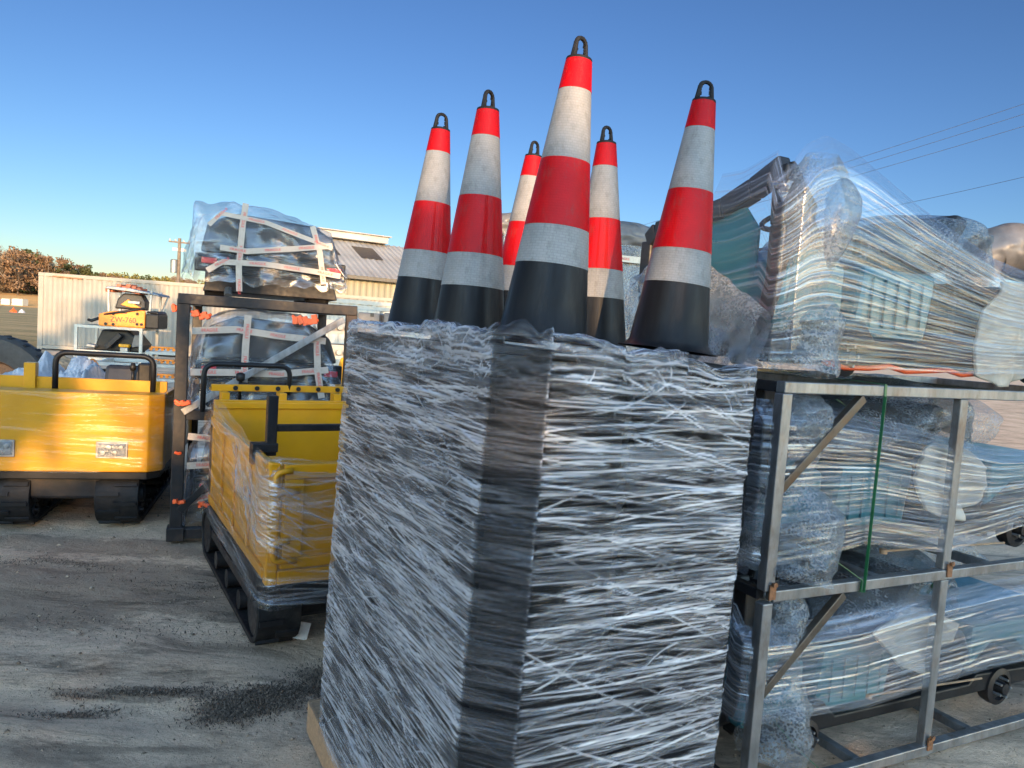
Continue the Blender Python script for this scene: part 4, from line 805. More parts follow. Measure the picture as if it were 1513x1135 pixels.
wrap_path((E0.x, E0.y, AZE), [(1.2, -.14), (.15, -.14), (.04, -.07), (-.035, .0), (-.035, EW), (.06, EW + .1), (1.2, EW + .12)], [ZE0 - .0] * 7, [ZE1 + .01] * 7,
          'thin clear film wound round the front of the left dumper', film_mat('stretch_film_tight', dens=.0, scale=(1, 1, 60), gloss=.0, k=.15, STK=.07, FRK=.3), 130, du=.012, dv=.008, group='film round the dumper beds', slack=.004, topfold=.0, a=(-3, 5), L=(.4, 1.6), wd=(.003, .009), amp=(.001, .003), ply=(.1, .6), curve=.02)
# crumpled white sheeting in its bed
def crumple(c, sx, sy, h, seed, az, n=70, peaks=((0, 0, 1, .3),)):
    g_ = np.random.default_rng(seed); X, Y = np.meshgrid(np.linspace(-1, 1, n), np.linspace(-1, 1, n)); Z = np.zeros_like(X)
    for a_1, b_1, hh, r_1 in peaks: Z += hh * np.exp(-(np.abs(X - a_1) / (r_1 * 1.3)) ** 1.7 - (np.abs(Y - b_1) / .6) ** 2)
    Z = Z + .14 * np.abs(smooth_noise(n, n, 7, 7, g_)) + .05 * np.abs(smooth_noise(n, n, 24, 24, g_)); Z *= np.clip((1 - np.maximum(np.abs(X), np.abs(Y))) * 5, 0, 1) * .9 + .1
    a = R(90 - az); x = X * sx; y = Y * sy; P_ = np.stack([c[0] + x * math.cos(a) - y * math.sin(a), c[1] + x * math.sin(a) + y * math.cos(a), c[2] + Z * h], -1)
    return P_
for (px0, px1, lab, pk, sd2) in ((8, 84, 'crumpled white plastic sheet with a sharp peak in the left dumper bed', ((.62, 0, 1, .22), (-.2, 0, .25, .5)), 3), (92, 150, 'crumpled white plastic sheet behind the roll bar of the left dumper', ((-.1, 0, 1, .35), (.6, 0, .6, .3)), 4)):
    a, b = at(px0, 558, 6.5), at(px1, 558, 6.5); c = (a + b) / 2
    tag(link('plastic_sheet', npmesh('plastic_sheet', crumple((c.x, c.y, ZE1 - .03), (b - a).length / 2, .25, .21, sd2, 90, peaks=pk)), M['sheet'], smooth=True), lab, 'plastic sheet', 'plastic sheets in the dumper bed')
# ================================================================ BLACK RACK WITH WRAPPED BUGGIES (centre left)
Q0 = onz(259, 797); Q0 = Vector((Q0.x, Q0.y, 0)); AZQ = 70.0; QX = at(520, 455, Q0.y + .42)
AZQ = math.degrees(math.atan2(QX.x - Q0.x, QX.y - Q0.y)); QW = (QX.xy - Q0.xy).length; QZ = at(266, 441, Q0.y).z; print('black rack', Q0, AZQ, QW, QZ)
br = empty('steel_rack', Q0, AZQ, 'black steel rack with orange straps holding two wrapped buggies behind the yellow dumper', 'rack')
def qw(x, y, z):
    a = R(AZQ); return Vector((Q0.x + math.sin(a) * x - math.cos(a) * y, Q0.y + math.cos(a) * x + math.sin(a) * y, z))
TB = .085
for x, y in ((0, 0), (QW, 0), (0, 2.1), (QW, 2.1)):
    MB().beam((x, y, 0), (x, y, QZ - .0), TB * .75, TB).build('post', M['bsteel'] if x == 0 else M['postrust'], br, bevel=.005)
    MB().bx(x - .06, x + .06, y - .06, y + .06, -.0, .10).build('foot', M['bsteel'], br, bevel=.005)
for z in (.05, .93, QZ):
    w2 = .075
    for y in (0, 2.1): MB().beam((TB / 2 - .08 * (z == QZ), y - .003, z), (QW - TB / 2 + .08 * (z == QZ), y - .003, z), w2, w2).build('rail', M['bsteel'], br, bevel=.005)
    for x in (0, QW): MB().beam((x, TB / 2, z - .002), (x, 2.1 - TB / 2, z - .002), w2, w2).build('cross_rail', M['bsteel'], br, bevel=.005)
for a, b in (((QW - .06, -.045, QZ - .07), (.02, -.045, .95)), ((.02, -.03, .22), (.55, -.03, .78))): MB().beam(a, b, .018, .05).build('brace', M['galv'] if a[0] > 1 else M['bsteel'], br, bevel=.003)
MB().beam((QW - .12, 2.06, QZ - .1), (QW - .3, 2.06, 1.1), .02, .04).build('brace', M['galv'], br, bevel=.003)
for (x, y, z, s_, lab) in ((-.03, .3, 1.70, .1, 'at the top of the left side'), (.12, .0, 1.66, .1, 'by the top left corner'), (.02, -.04, 1.02, .08, 'hanging at the middle joint'), (.0, -.05, .66, .03, 'small one low on the left post'), (.02, -.04, .3, .06, 'by the foot of the left post'), (QW - .35, .0, QZ - .1, .14, 'under the top right corner'), (.2, .03, .26, .08, 'near the bottom beam')):
    c = qw(x, y - .05, z); m = MB(); s_ *= .72
    for k in range(5): m.box(c + Vector((s_ * (k - 2) * .35, rnd.uniform(-.01, .01), rnd.uniform(-.2, .2) * s_)), (s_ * .4, .03, s_ * rnd.uniform(.3, .7)), Matrix.Rotation(rnd.uniform(-.6, .6), 3, 'Y'))
    m.tube([c + Vector((-s_, 0, s_ * .3)), c + Vector((0, .01, -s_ * .2)), c + Vector((s_, 0, s_ * .1))], .012, 6)
    tag(m.build('ratchet_strap', M['redo'], None, bevel=.003), 'orange ratchet strap on the black rack, ' + lab, 'strap', 'orange straps on the black rack')
# buggy: tail panel, bed, bench, tail lamps, chassis, wheels
def make_buggy():
    e = empty('utility_buggy', (0, 0, 0), AZQ)
    MB().bx(.0, 1.14, .02, .12, .17, .33).bx(.02, 1.12, .0, .02, .2, .3).build('bumper', M['blackp'], e, bevel=.02)
    MB().prism([(.06, .0), (1.1, .0), (1.06, .16), (.1, .16)], .13, 1.6).build('chassis', M['bsteel'], e, bevel=.01)
    MB().prism([(.03, .34), (1.11, .34), (1.04, .56), (.88, .66), (.3, .70), (.08, .60)], .1, .9).build('rear_body', M['seat'], e, bevel=.03)
    MB().bx(.04, 1.1, .9, 1.75, .17, .42).build('front_body', M['blackp'], e, bevel=.04)
    for x in (.05, .99): MB().bx(x, x + .11, -.012, -.001, .235, .285).build('tail_lamp', M['red'], e, bevel=.004)
    for x in (.16, .95):
        for y in (.3, 1.5): MB().lathe([(.05, -.09), (.12, -.09), (.15, -.06), (.15, .06), (.12, .09), (.05, .09)], 24, (x, y, .06), 'x').build('wheel', M['rubber'], e, 'auto', )
    MB().tube([(.25, .12, .03), (.25, .05, -.03)], .03, 8).build('tow_hitch', M['galv'], e)
    return e
bg_ = make_buggy(); bg2 = copy_tree(bg_); bg_.location = qw(.06, -.02, QZ + .07); bg_.scale = (.94, 1, .84); bg2.location = qw(.08, .12, 1.02); bg3 = copy_tree(bg_); bg3.location = qw(.1, .12, .12)
bg2.scale = (.95, 1, .92); bg3.scale = (.95, 1, .95)
tag(bg_, 'dark buggy with red tail lamps wrapped on top of the black rack', 'buggy', 'buggies on the black rack')
tag(bg2, 'dark buggy wrapped inside the upper bay of the black rack', 'buggy', 'buggies on the black rack')
tag(bg3, 'dark buggy wrapped at the foot of the black rack, behind the dumper', 'buggy', 'buggies on the black rack')
# shrouds of film over each buggy: a closed draped surface
def shroud(prof_front, prof_back, depth, place, label, mat, seed, n=170, m_=120, bulge=.03):
    # silhouettes (x, z) from the left foot over the top to the right foot, lofted back in y
    def rs(p):
        p = np.array(p); L_ = np.r_[0, np.cumsum(np.hypot(*np.diff(p, axis=0).T))]; s_ = np.linspace(0, L_[-1], n); return np.stack([np.interp(s_, L_, p[:, 0]), np.interp(s_, L_, p[:, 1])], 1)
    A, B = rs(prof_front), rs(prof_back); cx_ = A[:, 0].mean(); cz_ = A[:, 1].min(); rows = []
    for t in np.linspace(0, 1, 46):                       # front face: from its middle line out to the silhouette
        c = np.stack([cx_ + (A[:, 0] - cx_) * .98, np.full(n, cz_)], 1); q_ = c + (A - c) * t; q_[:, 0] = cx_ + (q_[:, 0] - cx_)
        rows.append(np.stack([q_[:, 0], np.full(n, -.05) + .05 * t ** 6, q_[:, 1]], 1))
    for t in np.linspace(.02, 1, m_ - 46):
        q_ = A + (B - A) * t; rows.append(np.stack([q_[:, 0], np.full(n, depth * t), q_[:, 1] + bulge * math.sin(t * PI)], 1))
    Pp = np.array(rows); g_ = np.random.default_rng(seed); Pp[..., 1] += .015 * smooth_noise(m_, n, 10, 20, g_); Pp[..., 2] += .008 * smooth_noise(m_, n, 14, 26, g_); Pp[..., 0] += .006 * smooth_noise(m_, n, 14, 26, g_)
    w3 = np.array([tuple(place(*p)) for p in Pp.reshape(-1, 3)]).reshape(Pp.shape)
    return tag(film('stretch_wrap', w3, mat, 90, .012, .012, slack=.010, cells=(16, 20), a=(-20, 20), L=(.1, .5), wd=(.004, .012), amp=(.002, .006), ply=(.1, .5), curve=.02), label, 'plastic wrap', 'film over the buggies')
M['shroud'] = film_mat('bag_film', dens=.10, scale=(30, 30, 45), gloss=.01, k=.5, STK=.5, rough=.2, FRK=.35)
shroud([(-.05, .13), (-.03, .27), (.0, .40), (.03, .62), (.30, .66), (.55, .645), (.75, .59), (.97, .52), (1.02, .34), (1.11, .22), (1.10, .14), (1.05, .08)],
       [(-.04, .12), (-.02, .25), (.02, .45), (.08, .55), (.4, .60), (.7, .57), (.9, .5), (1.0, .42), (1.05, .3), (1.12, .2), (1.1, .14), (1.05, .1)], 1.7, lambda x, y, z: qw(x + .03, y - .03, QZ + .06 + z), 'clear bag film taped over the buggy on top of the black rack', M['shroud'], 61)
shroud([(-.02, -.1), (.0, .3), (.08, .55), (.3, .64), (.8, .62), (1.0, .3), (1.08, .12), (1.07, -.05)], [(-.02, .0), (.0, .3), (.1, .5), (.3, .58), (.8, .58), (1.0, .3), (1.05, .12), (1.04, .0)], 1.7, lambda x, y, z: qw(x + .06, y + .09, 1.08 + z), 'clear bag film taped over the buggy in the upper bay', M['shroud'], 62)
shroud([(-.02, -.05), (-.02, .3), (.02, .55), (.3, .64), (.8, .62), (1.0, .5), (1.06, .12), (1.05, -.05)], [(-.02, .0), (.0, .3), (.1, .5), (.3, .58), (.8, .58), (1.0, .3), (1.05, .12), (1.04, .0)], 1.7, lambda x, y, z: qw(x + .06, y + .08, .15 + z), 'clear bag film round the buggy at the foot of the black rack', M['shroud'], 63)
# printed tape
def text_mesh(body, size, name='printing'):
    cu = bpy.data.curves.new(name, 'FONT'); cu.body = body; cu.size = size; cu.align_x = 'CENTER'; cu.align_y = 'CENTER'; cu.extrude = .0004
    o = bpy.data.objects.new(name, cu); COL.objects.link(o); dg = bpy.context.evaluated_depsgraph_get(); me = bpy.data.meshes.new_from_object(o.evaluated_get(dg)); bpy.data.objects.remove(o); return me
FR = text_mesh('FRAGILE', .040)
TAPEN = 0
def tape(pts, wd, place, label, step=.24, yoff=-.085):
    global TAPEN; TAPEN += 1; m = MB(); hw = wd / 2; P_ = [Vector((p[0], p[1])) for p in pts]; V_ = []
    for i, p in enumerate(P_):
        d_ = (P_[min(i + 1, len(P_) - 1)] - P_[max(i - 1, 0)]).normalized(); nn = Vector((-d_.y, d_.x)); V_ += [(p + nn * hw), (p - nn * hw)]
    m.add([tuple(place(v.x, yoff - .0015 * (TAPEN % 6), v.y)) for v in V_] + [tuple(place(v.x, yoff + .0012 - .0015 * (TAPEN % 6), v.y)) for v in V_], [(2 * i, 2 * i + 1, 2 * i + 3, 2 * i + 2) for i in range(len(P_) - 1)] + [(2 * i + 2 * len(P_), 2 * i + 1 + 2 * len(P_), 2 * i + 3 + 2 * len(P_), 2 * i + 2 + 2 * len(P_)) for i in range(len(P_) - 1)])
    o = m.build('tape', M['tape'], None, recalc=False); tag(o, label, 'tape', 'printed tapes on the buggies')
    dist = step * .5; acc = 0
    for a, b in zip(P_[:-1], P_[1:]):
        L_ = (b - a).length
        while dist < acc + L_:
            t_ = (dist - acc) / L_; c = a.lerp(b, t_); ang = math.atan2(b.y - a.y, b.x - a.x); dist += step
            pr = bpy.data.objects.new('printing', FR); COL.objects.link(pr); pr.parent = o
            pr.rotation_euler = (Matrix.Rotation(R(90 - AZQ), 3, 'Z') @ Matrix.Rotation(R(90), 3, 'X') @ Matrix.Rotation(ang, 3, 'Z')).to_euler(); pr.location = place(c.x, yoff - .0022 - .0015 * (TAPEN % 6), c.y); pr.scale = (.75, wd / .062, 1)
        acc += L_
FR.materials.append(M['print'])
pl1 = lambda x, y, z: qw(x + .03, y - .03, QZ + .06 + z); pl2 = lambda x, y, z: qw(x + .06, y + .09, 1.08 + z); pl3 = lambda x, y, z: qw(x + .06, y + .08, .15 + z)
tape([(.36, .65), (.345, .5), (.33, .2), (.34, .02)], .042, pl1, 'upright printed tape on the left part of the top buggy')
tape([(.83, .54), (.89, .36), (.93, .12)], .040, pl1, 'upright printed tape on the right part of the top buggy')
tape([(.12, .47), (.2, .56), (.5, .53), (.85, .43), (.98, .39)], .032, pl1, 'printed tape sloping along the top edge of the top buggy')
tape([(.20, .32), (.38, .31), (.7, .36), (.98, .41)], .040, pl1, 'printed tape rising to the right across the top buggy')
tape([(.12, .15), (.22, .22), (.5, .23), (.85, .21), (1.05, .19)], .040, pl1, 'lowest printed tape across the top buggy over its lamps')
tape([(-.0, .46), (.3, .49), (.6, .46), (.95, .44)], .05, pl2, 'upper printed tape across the buggy in the upper bay')
tape([(-.0, .16), (.3, .17), (.6, .17), (.98, .22)], .05, pl2, 'lower printed tape across the buggy in the upper bay')
tape([(.38, .6), (.37, .35), (.37, .1)], .05, pl2, 'left upright printed tape on the buggy in the upper bay')
tape([(.88, .5), (.90, .2), (.94, .0)], .05, pl2, 'right upright printed tape on the buggy in the upper bay')
tape([(-.0, .40), (.3, .42), (.5, .40)], .05, pl3, 'middle printed tape on the buggy at the foot of the rack')
tape([(-.0, .62), (.2, .60), (.4, .62)], .05, pl3, 'top printed tape on the buggy at the foot of the rack')
tape([(-.0, .12), (.2, .19), (.4, .22)], .05, pl3, 'lowest printed tape on the buggy at the foot of the rack')
# ================================================================ BACKGROUND YARD
def container(name, p0, az, L, H, label, mat, n_pitch=.30, W_=2.44, z0=0, door=False):
    e = empty(name, (p0[0], p0[1], z0), az, label, 'shipping container'); y_ = 0
    def wall(x0, x1, flip, yy):
        n = int((x1 - x0) / n_pitch); pr = []
        for k in range(n):
            x = x0 + (x1 - x0) * k / n; w_ = (x1 - x0) / n
            pr += [(x, 0), (x + w_ * .25, 0), (x + w_ * .5, .036), (x + w_ * .75, .036)]
        pr.append((x1, 0)); P_ = np.array([[(a, yy + flip * b, z) for a, b in pr] for z in (.16, H - .12)]); return MB().grid(P_)
    wall(.16, L - .16, 1, .02).build('side_wall', mat, e); wall(.16, L - .16, -1, W_ - .02).build('side_wall', mat, e)
    for x in (0, L): MB().bx(x + (.004 if x == 0 else -.03), x + (.03 if x == 0 else -.004), .1, W_ - .1, .16, H - .12).build('end_wall', mat, e)
    for x in (0, L - .16):
        for y in (0, W_ - .16):
            MB().bx(x, x + .16, y, y + .16, .118, H - .118).build('corner_post', mat, e, bevel=.01)
            for z in (0, H - .118): MB().bx(x - .006, x + .168, y - .006, y + .168, z, z + .118).build('corner_casting', mat, e, bevel=.012)
    for z in (.03, H - .12):
        for y in (0, W_ - .1): MB().bx(.168, L - .168, y, y + .1, z, z + .12).build('side_rail', mat, e, bevel=.006)
    MB().bx(.1, L - .1, .02, W_ - .02, H - .06, H - .03).build('roof', mat, e)
    return e
ca, cb = at(56, 440, 25), at(268, 455, 25.9); az_ = math.degrees(math.atan2(cb.x - ca.x, cb.y - ca.y))
zc = at(58, 402, 25).z
# the face we see is its right hand side, so the box lies to the left of the line ca -> cb
cn = container('shipping_container', (ca.x, ca.y), az_, 12.19, zc, 'long cream shipping container dappled with tree shadow at the left', M['cont'])
MB().beam((.45, -.05, zc - .10), (1.35, -.05, zc - .12), .02, .035).build('lashing_bar', M['rust'], cn)
c2, c3 = at(430, 470, 21), at(640, 480, 24)
container('shipping_container', (c2.x, c2.y), math.degrees(math.atan2(c3.x - c2.x, c3.y - c2.y)), 6.06, at(540, 444, 22).z, 'white shipping container below the metal barn, behind the cones', M['white'])
# barn
M['roofm'] = pm('weathered_roof_sheet', (.30, .29, .28), .5, .2, .15, 1.2, .05, dirt=(.25, .2, .16), dirtamt=.5, stretch=(1, .3, 1))
M['wallm'] = pm('barn_wall_sheet', (.21, .19, .135), .6, .1, .14, .8, .05, dirt=(.25, .2, .12), dirtamt=.5, stretch=(2.5, 2.5, .2))
b0, b1 = at(455, 470, 34), at(1010, 470, 46); AZB = math.degrees(math.atan2(b1.x - b0.x, b1.y - b0.y)); BLn = (b1.xy - b0.xy).length
bn = empty('metal_barn', (b0.x, b0.y, 0), AZB, 'long metal barn with skylights and a roof vent behind the black rack', 'barn')
HE = at(540, 407, 35.8).z; HR = HE + 2.0
def ribbed(x0, x1, f0, f1, pitch, dep, nrm):          # a sheet from edge f0(x) to edge f1(x), ribbed along x
    n = int((x1 - x0) / pitch) * 4 + 1; X = np.linspace(x0, x1, n); o_ = np.array([0, 0, 1, 1] * (n // 4) + [0])[:n] * dep
    return MB().grid(np.array([[tuple(np.array(f(x)) + np.array(nrm) * q_) for x, q_ in zip(X, o_)] for f in (f0, f1)]))
ribbed(0, BLn, lambda x: (x, 0, 0), lambda x: (x, 0, HE), .3, .03, (0, -1, 0)).build('wall', M['wallm'], bn)
MB().prism([(0, 0), (9.5, 0), (9.5, HE - .02), (4.75, HR - .04), (0, HE - .02)], .02, .1, 'x').build('gable_wall', M['wallm'], bn)
MB().bx(0, BLn, 9.4, 9.5, 0, HE - .05).build('back_wall', M['wallm'], bn)
rf = ribbed(-.35, BLn, lambda x: (x, -.45, HE - .12), lambda x: (x, 4.75, HR), .3, .035, (0, -.35, .93)).build('roof', M['roofm'], bn)
ribbed(-.35, BLn, lambda x: (x, 4.75, HR), lambda x: (x, 9.9, HE - .12), .3, .035, (0, .35, .93)).build('roof', M['roofm'], bn)
MB().bx(-.3, BLn, -.5, -.44, HE - .26, HE - .10).build('gutter', M['darksteel'], bn)
def onroof(x, t): return (x, -.45 + 5.2 * t, HE - .12 + (HR - HE + .12) * t + .06)
for x in (.9, 3.1, 6.5, 9.0):
    MB().grid([[onroof(x, .48), onroof(x + 1.15, .48)], [onroof(x - .0, .8), onroof(x + 1.15, .8)]]).build('skylight', M['darksteel'], bn, recalc=False)
MB().bx(1.6, 5.3, 4.2, 5.3, HR + .02, HR + .36).bx(1.45, 5.45, 4.05, 5.45, HR + .361, HR + .42).build('roof_vent', M['roofm'], bn, bevel=.02)
# utility pole beside the black rack
pb = at(262, 452, 60); po = empty('utility_pole', (pb.x, pb.y, 0), 60, 'brown utility pole with crossarm and transformer left of the black rack', 'utility pole')
def uz(py): return at(262, py, 60).z
MB().tube([(0, 0, 0), (0, 0, uz(352))], [.17, .12], 10).build('pole', M['polewood'], po); MB().beam((-.8, 0, uz(358)), (.8, 0, uz(358)), .1, .12).build('crossarm', M['polewood'], po)
for x in (-.7, -.3, .3, .7): MB().lathe([(.05, 0), (.06, .08), (.03, .16), (.0, .17)], 8, (x, 0, uz(358) + .06), 'z').build('insulator', M['white'], po)
MB().beam((-.5, 0, uz(369)), (.5, 0, uz(369)), .1, .22).build('switch', M['white'], po)
MB().lathe([(0, 0), (.26, .02), (.27, 1.0), (.2, 1.08), (0, 1.1)], 14, (-.35, 0, uz(404)), 'z').build('transformer', M['galv'], po, 'auto')
# racks of machines between container and dumper
def frame_rack(name, p, az, w_, d_, zs, label, mat='white', t=.05):
    e = empty(name, (p[0], p[1], 0), az, label, 'rack')
    for x in (0, w_):
        for y in (0, d_): MB().beam((x, y, 0), (x, y, zs[-1] + t / 2), t, t).build('post', M[mat], e)
    for z in zs:
        MB().bx(t / 2, w_ - t / 2, -t / 2 + .002, t / 2, z - t / 2, z + t / 2).build('rail', M[mat], e); MB().bx(t / 2, w_ - t / 2, d_ - t / 2, d_ + t / 2 - .002, z - t / 2, z + t / 2).build('rail', M[mat], e)
        for x in (0, w_): MB().bx(x - t / 2 + .002, x + t / 2 - .002, t / 2, d_ - t / 2, z - t / 2, z + t / 2).build('cross_rail', M[mat], e)
    return e
DM = 21.0; m0 = at(113, 481, DM); m1 = at(209, 482, DM + .25); azm = math.degrees(math.atan2(m1.x - m0.x, m1.y - m0.y)); wm = (m1.xy - m0.xy).length
frame_rack('machine_rack', m0, azm, wm, 1.4, [.1, at(160, 521, DM).z, m0.z], 'white two shelf rack under the orange excavator', t=.075)
def mm(px, py, dy=0): return at(px, py, DM + dy)
ex = empty('mini_excavator', (at(145, 480, DM).x, at(145, 480, DM).y, m0.z + .04), azm, 'orange mini excavator marked ZW-760 on top of the white rack', 'excavator')
kx = DM / FPX
MB().prism([(0, 0), (62 * kx, 0), (62 * kx, 24 * kx), (50 * kx, 24 * kx), (14 * kx, 20 * kx), (0, 16 * kx)], .0, .10).build('counterweight', M['orange'], ex, bevel=.03)
MB().bx(62 * kx + .005, 80 * kx, .02, .9, .0, 20 * kx).prism([(62 * kx + .01, 20 * kx), (80 * kx, 20 * kx), (76 * kx, 24 * kx), (62 * kx + .01, 24 * kx)], .1, .9).build('engine_hood', M['blackp'], ex, bevel=.04)
MB().bx(8 * kx, 60 * kx, .11, 1.0, .0, 18 * kx).build('house', M['blackp'], ex, bevel=.03)
MB().prism([(14 * kx, 24 * kx), (56 * kx, 24 * kx), (56 * kx, 36 * kx), (50 * kx, 46 * kx), (26 * kx, 46 * kx), (18 * kx, 38 * kx)], .35, .75).build('seat', M['seat'], ex, bevel=.05)
MB().prism([(24 * kx, 30 * kx), (34 * kx, 38 * kx), (44 * kx, 31 * kx), (52 * kx, 27 * kx), (38 * kx, 27 * kx)], .28, .34).build('lever_guard', M['orange'], ex, bevel=.01)
MB().bx(34 * kx, 50 * kx, .26, .345, 32 * kx, 36 * kx).build('armrest', M['galv'], ex, bevel=.01)
for x in (8, 66):
    for y in (.15, 1.0): MB().beam(((x + (3 if x < 20 else 0)) * kx, y, 20 * kx), (x * kx + 2 * kx, y, 51 * kx), .05, .05).build('canopy_post', M['galv'], ex)
MB().beam((72 * kx, .9, 24 * kx), (78 * kx, 1.0, 46 * kx), .04, .04).build('canopy_post', M['galv'], ex)
MB().prism([(6 * kx, 50 * kx), (70 * kx, 46 * kx), (80 * kx, 44 * kx), (78 * kx, 47 * kx), (40 * kx, 53 * kx), (10 * kx, 54 * kx)], .05, 1.1).build('canopy', M['galv'], ex, bevel=.02)
MB().tube([(0, .05, 10 * kx), (-9 * kx, .0, 6 * kx), (-14 * kx, .05, 7 * kx)], .04, 8).tube([(0, .05, 14 * kx), (30 * kx, -.05, 20 * kx), (62 * kx, .0, 27 * kx)], .03, 8).build('hose', M['blackp'], ex, True)
ex.scale = (1.04, 1, 1.10)
for x, z in ((10, 3), (20, 3), (52, 5), (52, 19), (20, 17), (58, 5)): MB().lathe([(.04, -.015), (.04, .0)], 10, (x * kx, -.001, z * kx), 'y').build('bolt', M['blackp'], ex)
tx = text_mesh('ZW-760', 10 * kx, 'lettering'); to = link('lettering', tx, M['ink'], ex); to.location = (33 * kx, -.006, 9.5 * kx); to.rotation_euler = (R(90), 0, 0)
MB().bx(28 * kx, 38 * kx, -.012, -.001, 18.2 * kx, 19.6 * kx).build('handle', M['ink'], ex)
for k, (px, py) in enumerate(((168, 427), (178, 424), (186, 427), (192, 424), (200, 427), (207, 430))):
    p = mm(px, py + 6, .5); e_ = MB().box((0, 0, .07), (.22, .5, .09), Matrix.Rotation(rnd.uniform(-.2, .2), 3, 'Y')).box((.05, 0, .15), (.12, .4, .07)).build('parcel', pm('red_brown_carton%d' % k, (.34, .10, .05), .7), None, bevel=.01)
    e_.location = p; tag(e_, '%s reddish parcel from the left on the excavator canopy' % ORD[k], 'parcel', 'parcels on the excavator canopy')
p = mm(128, 520); e2 = empty('mini_excavator', (p.x, p.y, p.z + .03), azm, 'black machine with a yellow cap on the lower shelf under the orange excavator', 'excavator')
MB().prism([(2 * kx, 0), (70 * kx, 0), (72 * kx, 12 * kx), (60 * kx, 26 * kx), (50 * kx, 33 * kx), (14 * kx, 33 * kx), (8 * kx, 18 * kx)], .3, 1.2).build('body', M['blackp'], e2, bevel=.06)
MB().bx(42 * kx, 57 * kx, .08, .26, 8 * kx, 13 * kx).build('fuel_cap', M['yellow'], e2, bevel=.03); MB().bx(44 * kx, 55 * kx, .1, .28, .5 * kx, 7.8 * kx).build('fuel_neck', M['galv'], e2, bevel=.02)
MB().beam((24 * kx, .15, 6 * kx), (44 * kx, .15, 27 * kx), .12, .14).build('boom', M['bsteel'], e2, bevel=.02); MB().prism([(-3 * kx, 6 * kx), (10 * kx, 5 * kx), (11 * kx, 9 * kx), (-1 * kx, 11 * kx)], .05, .29).build('step', M['galv'], e2, bevel=.02)
MB().prism([(58 * kx, 8 * kx), (72 * kx, 10 * kx), (72 * kx, 28 * kx), (62 * kx, 27 * kx)], .2, .28).build('side_plate', M['tarp'], e2, bevel=.02)
# low racks with orange tubes, nearer
for (pa, pb_, dd, zs, lab) in (((143, 537), (213, 540), 11.5, (.35, .55), 'low white rack with black parts right behind the left dumper'), ((217, 521), (262, 524), 14.0, (.3, .58), 'low white rack stacked with orange parts left of the black rack')):
    a, b = at(*pa, dd), at(*pb_, dd + .2); az2 = math.degrees(math.atan2(b.x - a.x, b.y - a.y)); w_ = (b.xy - a.xy).length
    frame_rack('parts_rack', a, az2, w_, 1.1, list(zs) + [a.z], lab, t=.055)
    for k in range(3):
        z = [zs[0], zs[1], a.z][k] + .03
        if dd < 12 and k == 2: continue
        m = MB(); nn = 5
        for q_ in range(nn): m.lathe([(.03, 0), (.03, .5)], 8, (w_ * (q_ + .6) / (nn + .3), .08, z + .035), 'y')
        m.beam((.06, .07, z + .075), (w_ - .06, .07, z + .075), .04, .03)
        o = m.build('part_bundle', M['orange'] if dd > 12 else M['blackp'], None); o.location = (a.x, a.y, 0); o.rotation_euler = (0, 0, R(90 - az2))
        tag(o, '%s bundle of %s on the %s shelf of the low white rack' % ('bolted', 'orange tubes' if dd > 12 else 'black tubes', ['bottom', 'middle', 'top'][k]), 'parts', 'tube bundles on the low racks')
p = at(133, 545, 11.2); o = MB().lathe([(.0, -.02), (.13, -.02), (.16, .03), (.10, .09), (.0, .10)], 16, (0, 0, 0), 'x').tube([(0, .0, 0), (.2, 0, -.12)], .06, 8).build('grapple', M['orange'], None, 'auto'); o.location = p; tag(o, 'orange and black grapple part behind the left dumper roll bar', 'machine part')
# shelving behind the black rack, seen between its posts
sa, sb = at(425, 446, 13), at(600, 455, 14.2); azs = math.degrees(math.atan2(sb.x - sa.x, sb.y - sa.y)); ws = (sb.xy - sa.xy).length
frame_rack('storage_rack', sa, azs, ws, 1.2, [.5, 1.0, 1.45, sa.z], 'cream storage rack full of small parts behind the black rack', t=.06)
for k in range(3):
    m = MB(); z = [.5, 1.0, 1.45][k]
    for q_ in range(15):
        x = .1 + q_ * (ws - .2) / 15
        m.lathe([(.0, -.02), (.045, -.02), (.05, .05), (.0, .06)], 9, (x + .04, -.02, z + .09), 'y')
    m.bx(.05, ws - .05, .1, .9, z + .031, z + .22); o = m.build('part_bundle', M['white'], None, 'auto'); o.location = (sa.x, sa.y, 0); o.rotation_euler = (0, 0, R(90 - azs))
    tag(o, 'row of round cream parts on the %s shelf behind the black rack' % ['lowest', 'middle', 'upper'][k], 'parts', 'rows of parts in the storage rack')
for k, (pa, pb_, dz) in enumerate((((528, 461), (560, 480), 0), ((566, 462), (598, 482), 0))):
    a, b = at(pa[0], pb_[1], 12.4), at(pb_[0], pb_[1], 12.4); h_ = at(*pa, 12.4).z - a.z; w_ = b.x - a.x
    e = empty('dark_case', ((a.x + b.x) / 2, a.y, a.z - .12), 90, ['dark grey equipment case with two square holes left of the leftmost cone', 'dark grey equipment case half hidden by the leftmost cone'][k], 'case', 'dark cases on the shelving')
    MB().bx(-w_ / 2, w_ / 2, 0, .5, 0, h_ + .12).build('housing', M['tarp'], e, bevel=.02)
    for z in (.12, .24): MB().bx(.03, .09, -.012, -.001, z + .03, z + .09).build('vent', M['ink'], e)
p = at(497, 548, 10.5); e = empty('yellow_machine', (p.x, p.y, 0), 88, 'small yellow machine seen between the black rack and the cone stack', 'machine')
MB().prism([(0, .55), (.38, .55), (.38, .92), (.2, 1.16), (.05, 1.16), (-.02, .9)], .0, .5).build('hood', M['yellow'], e, bevel=.03); MB().prism([(.10, .62), (.34, .62), (.34, .88), (.14, .98)], -.02, -.001).build('grille', M['tarp'], e, bevel=.01); MB().bx(-.1, .5, .05, .6, .0, .54).build('base', M['bsteel'], e, bevel=.03)
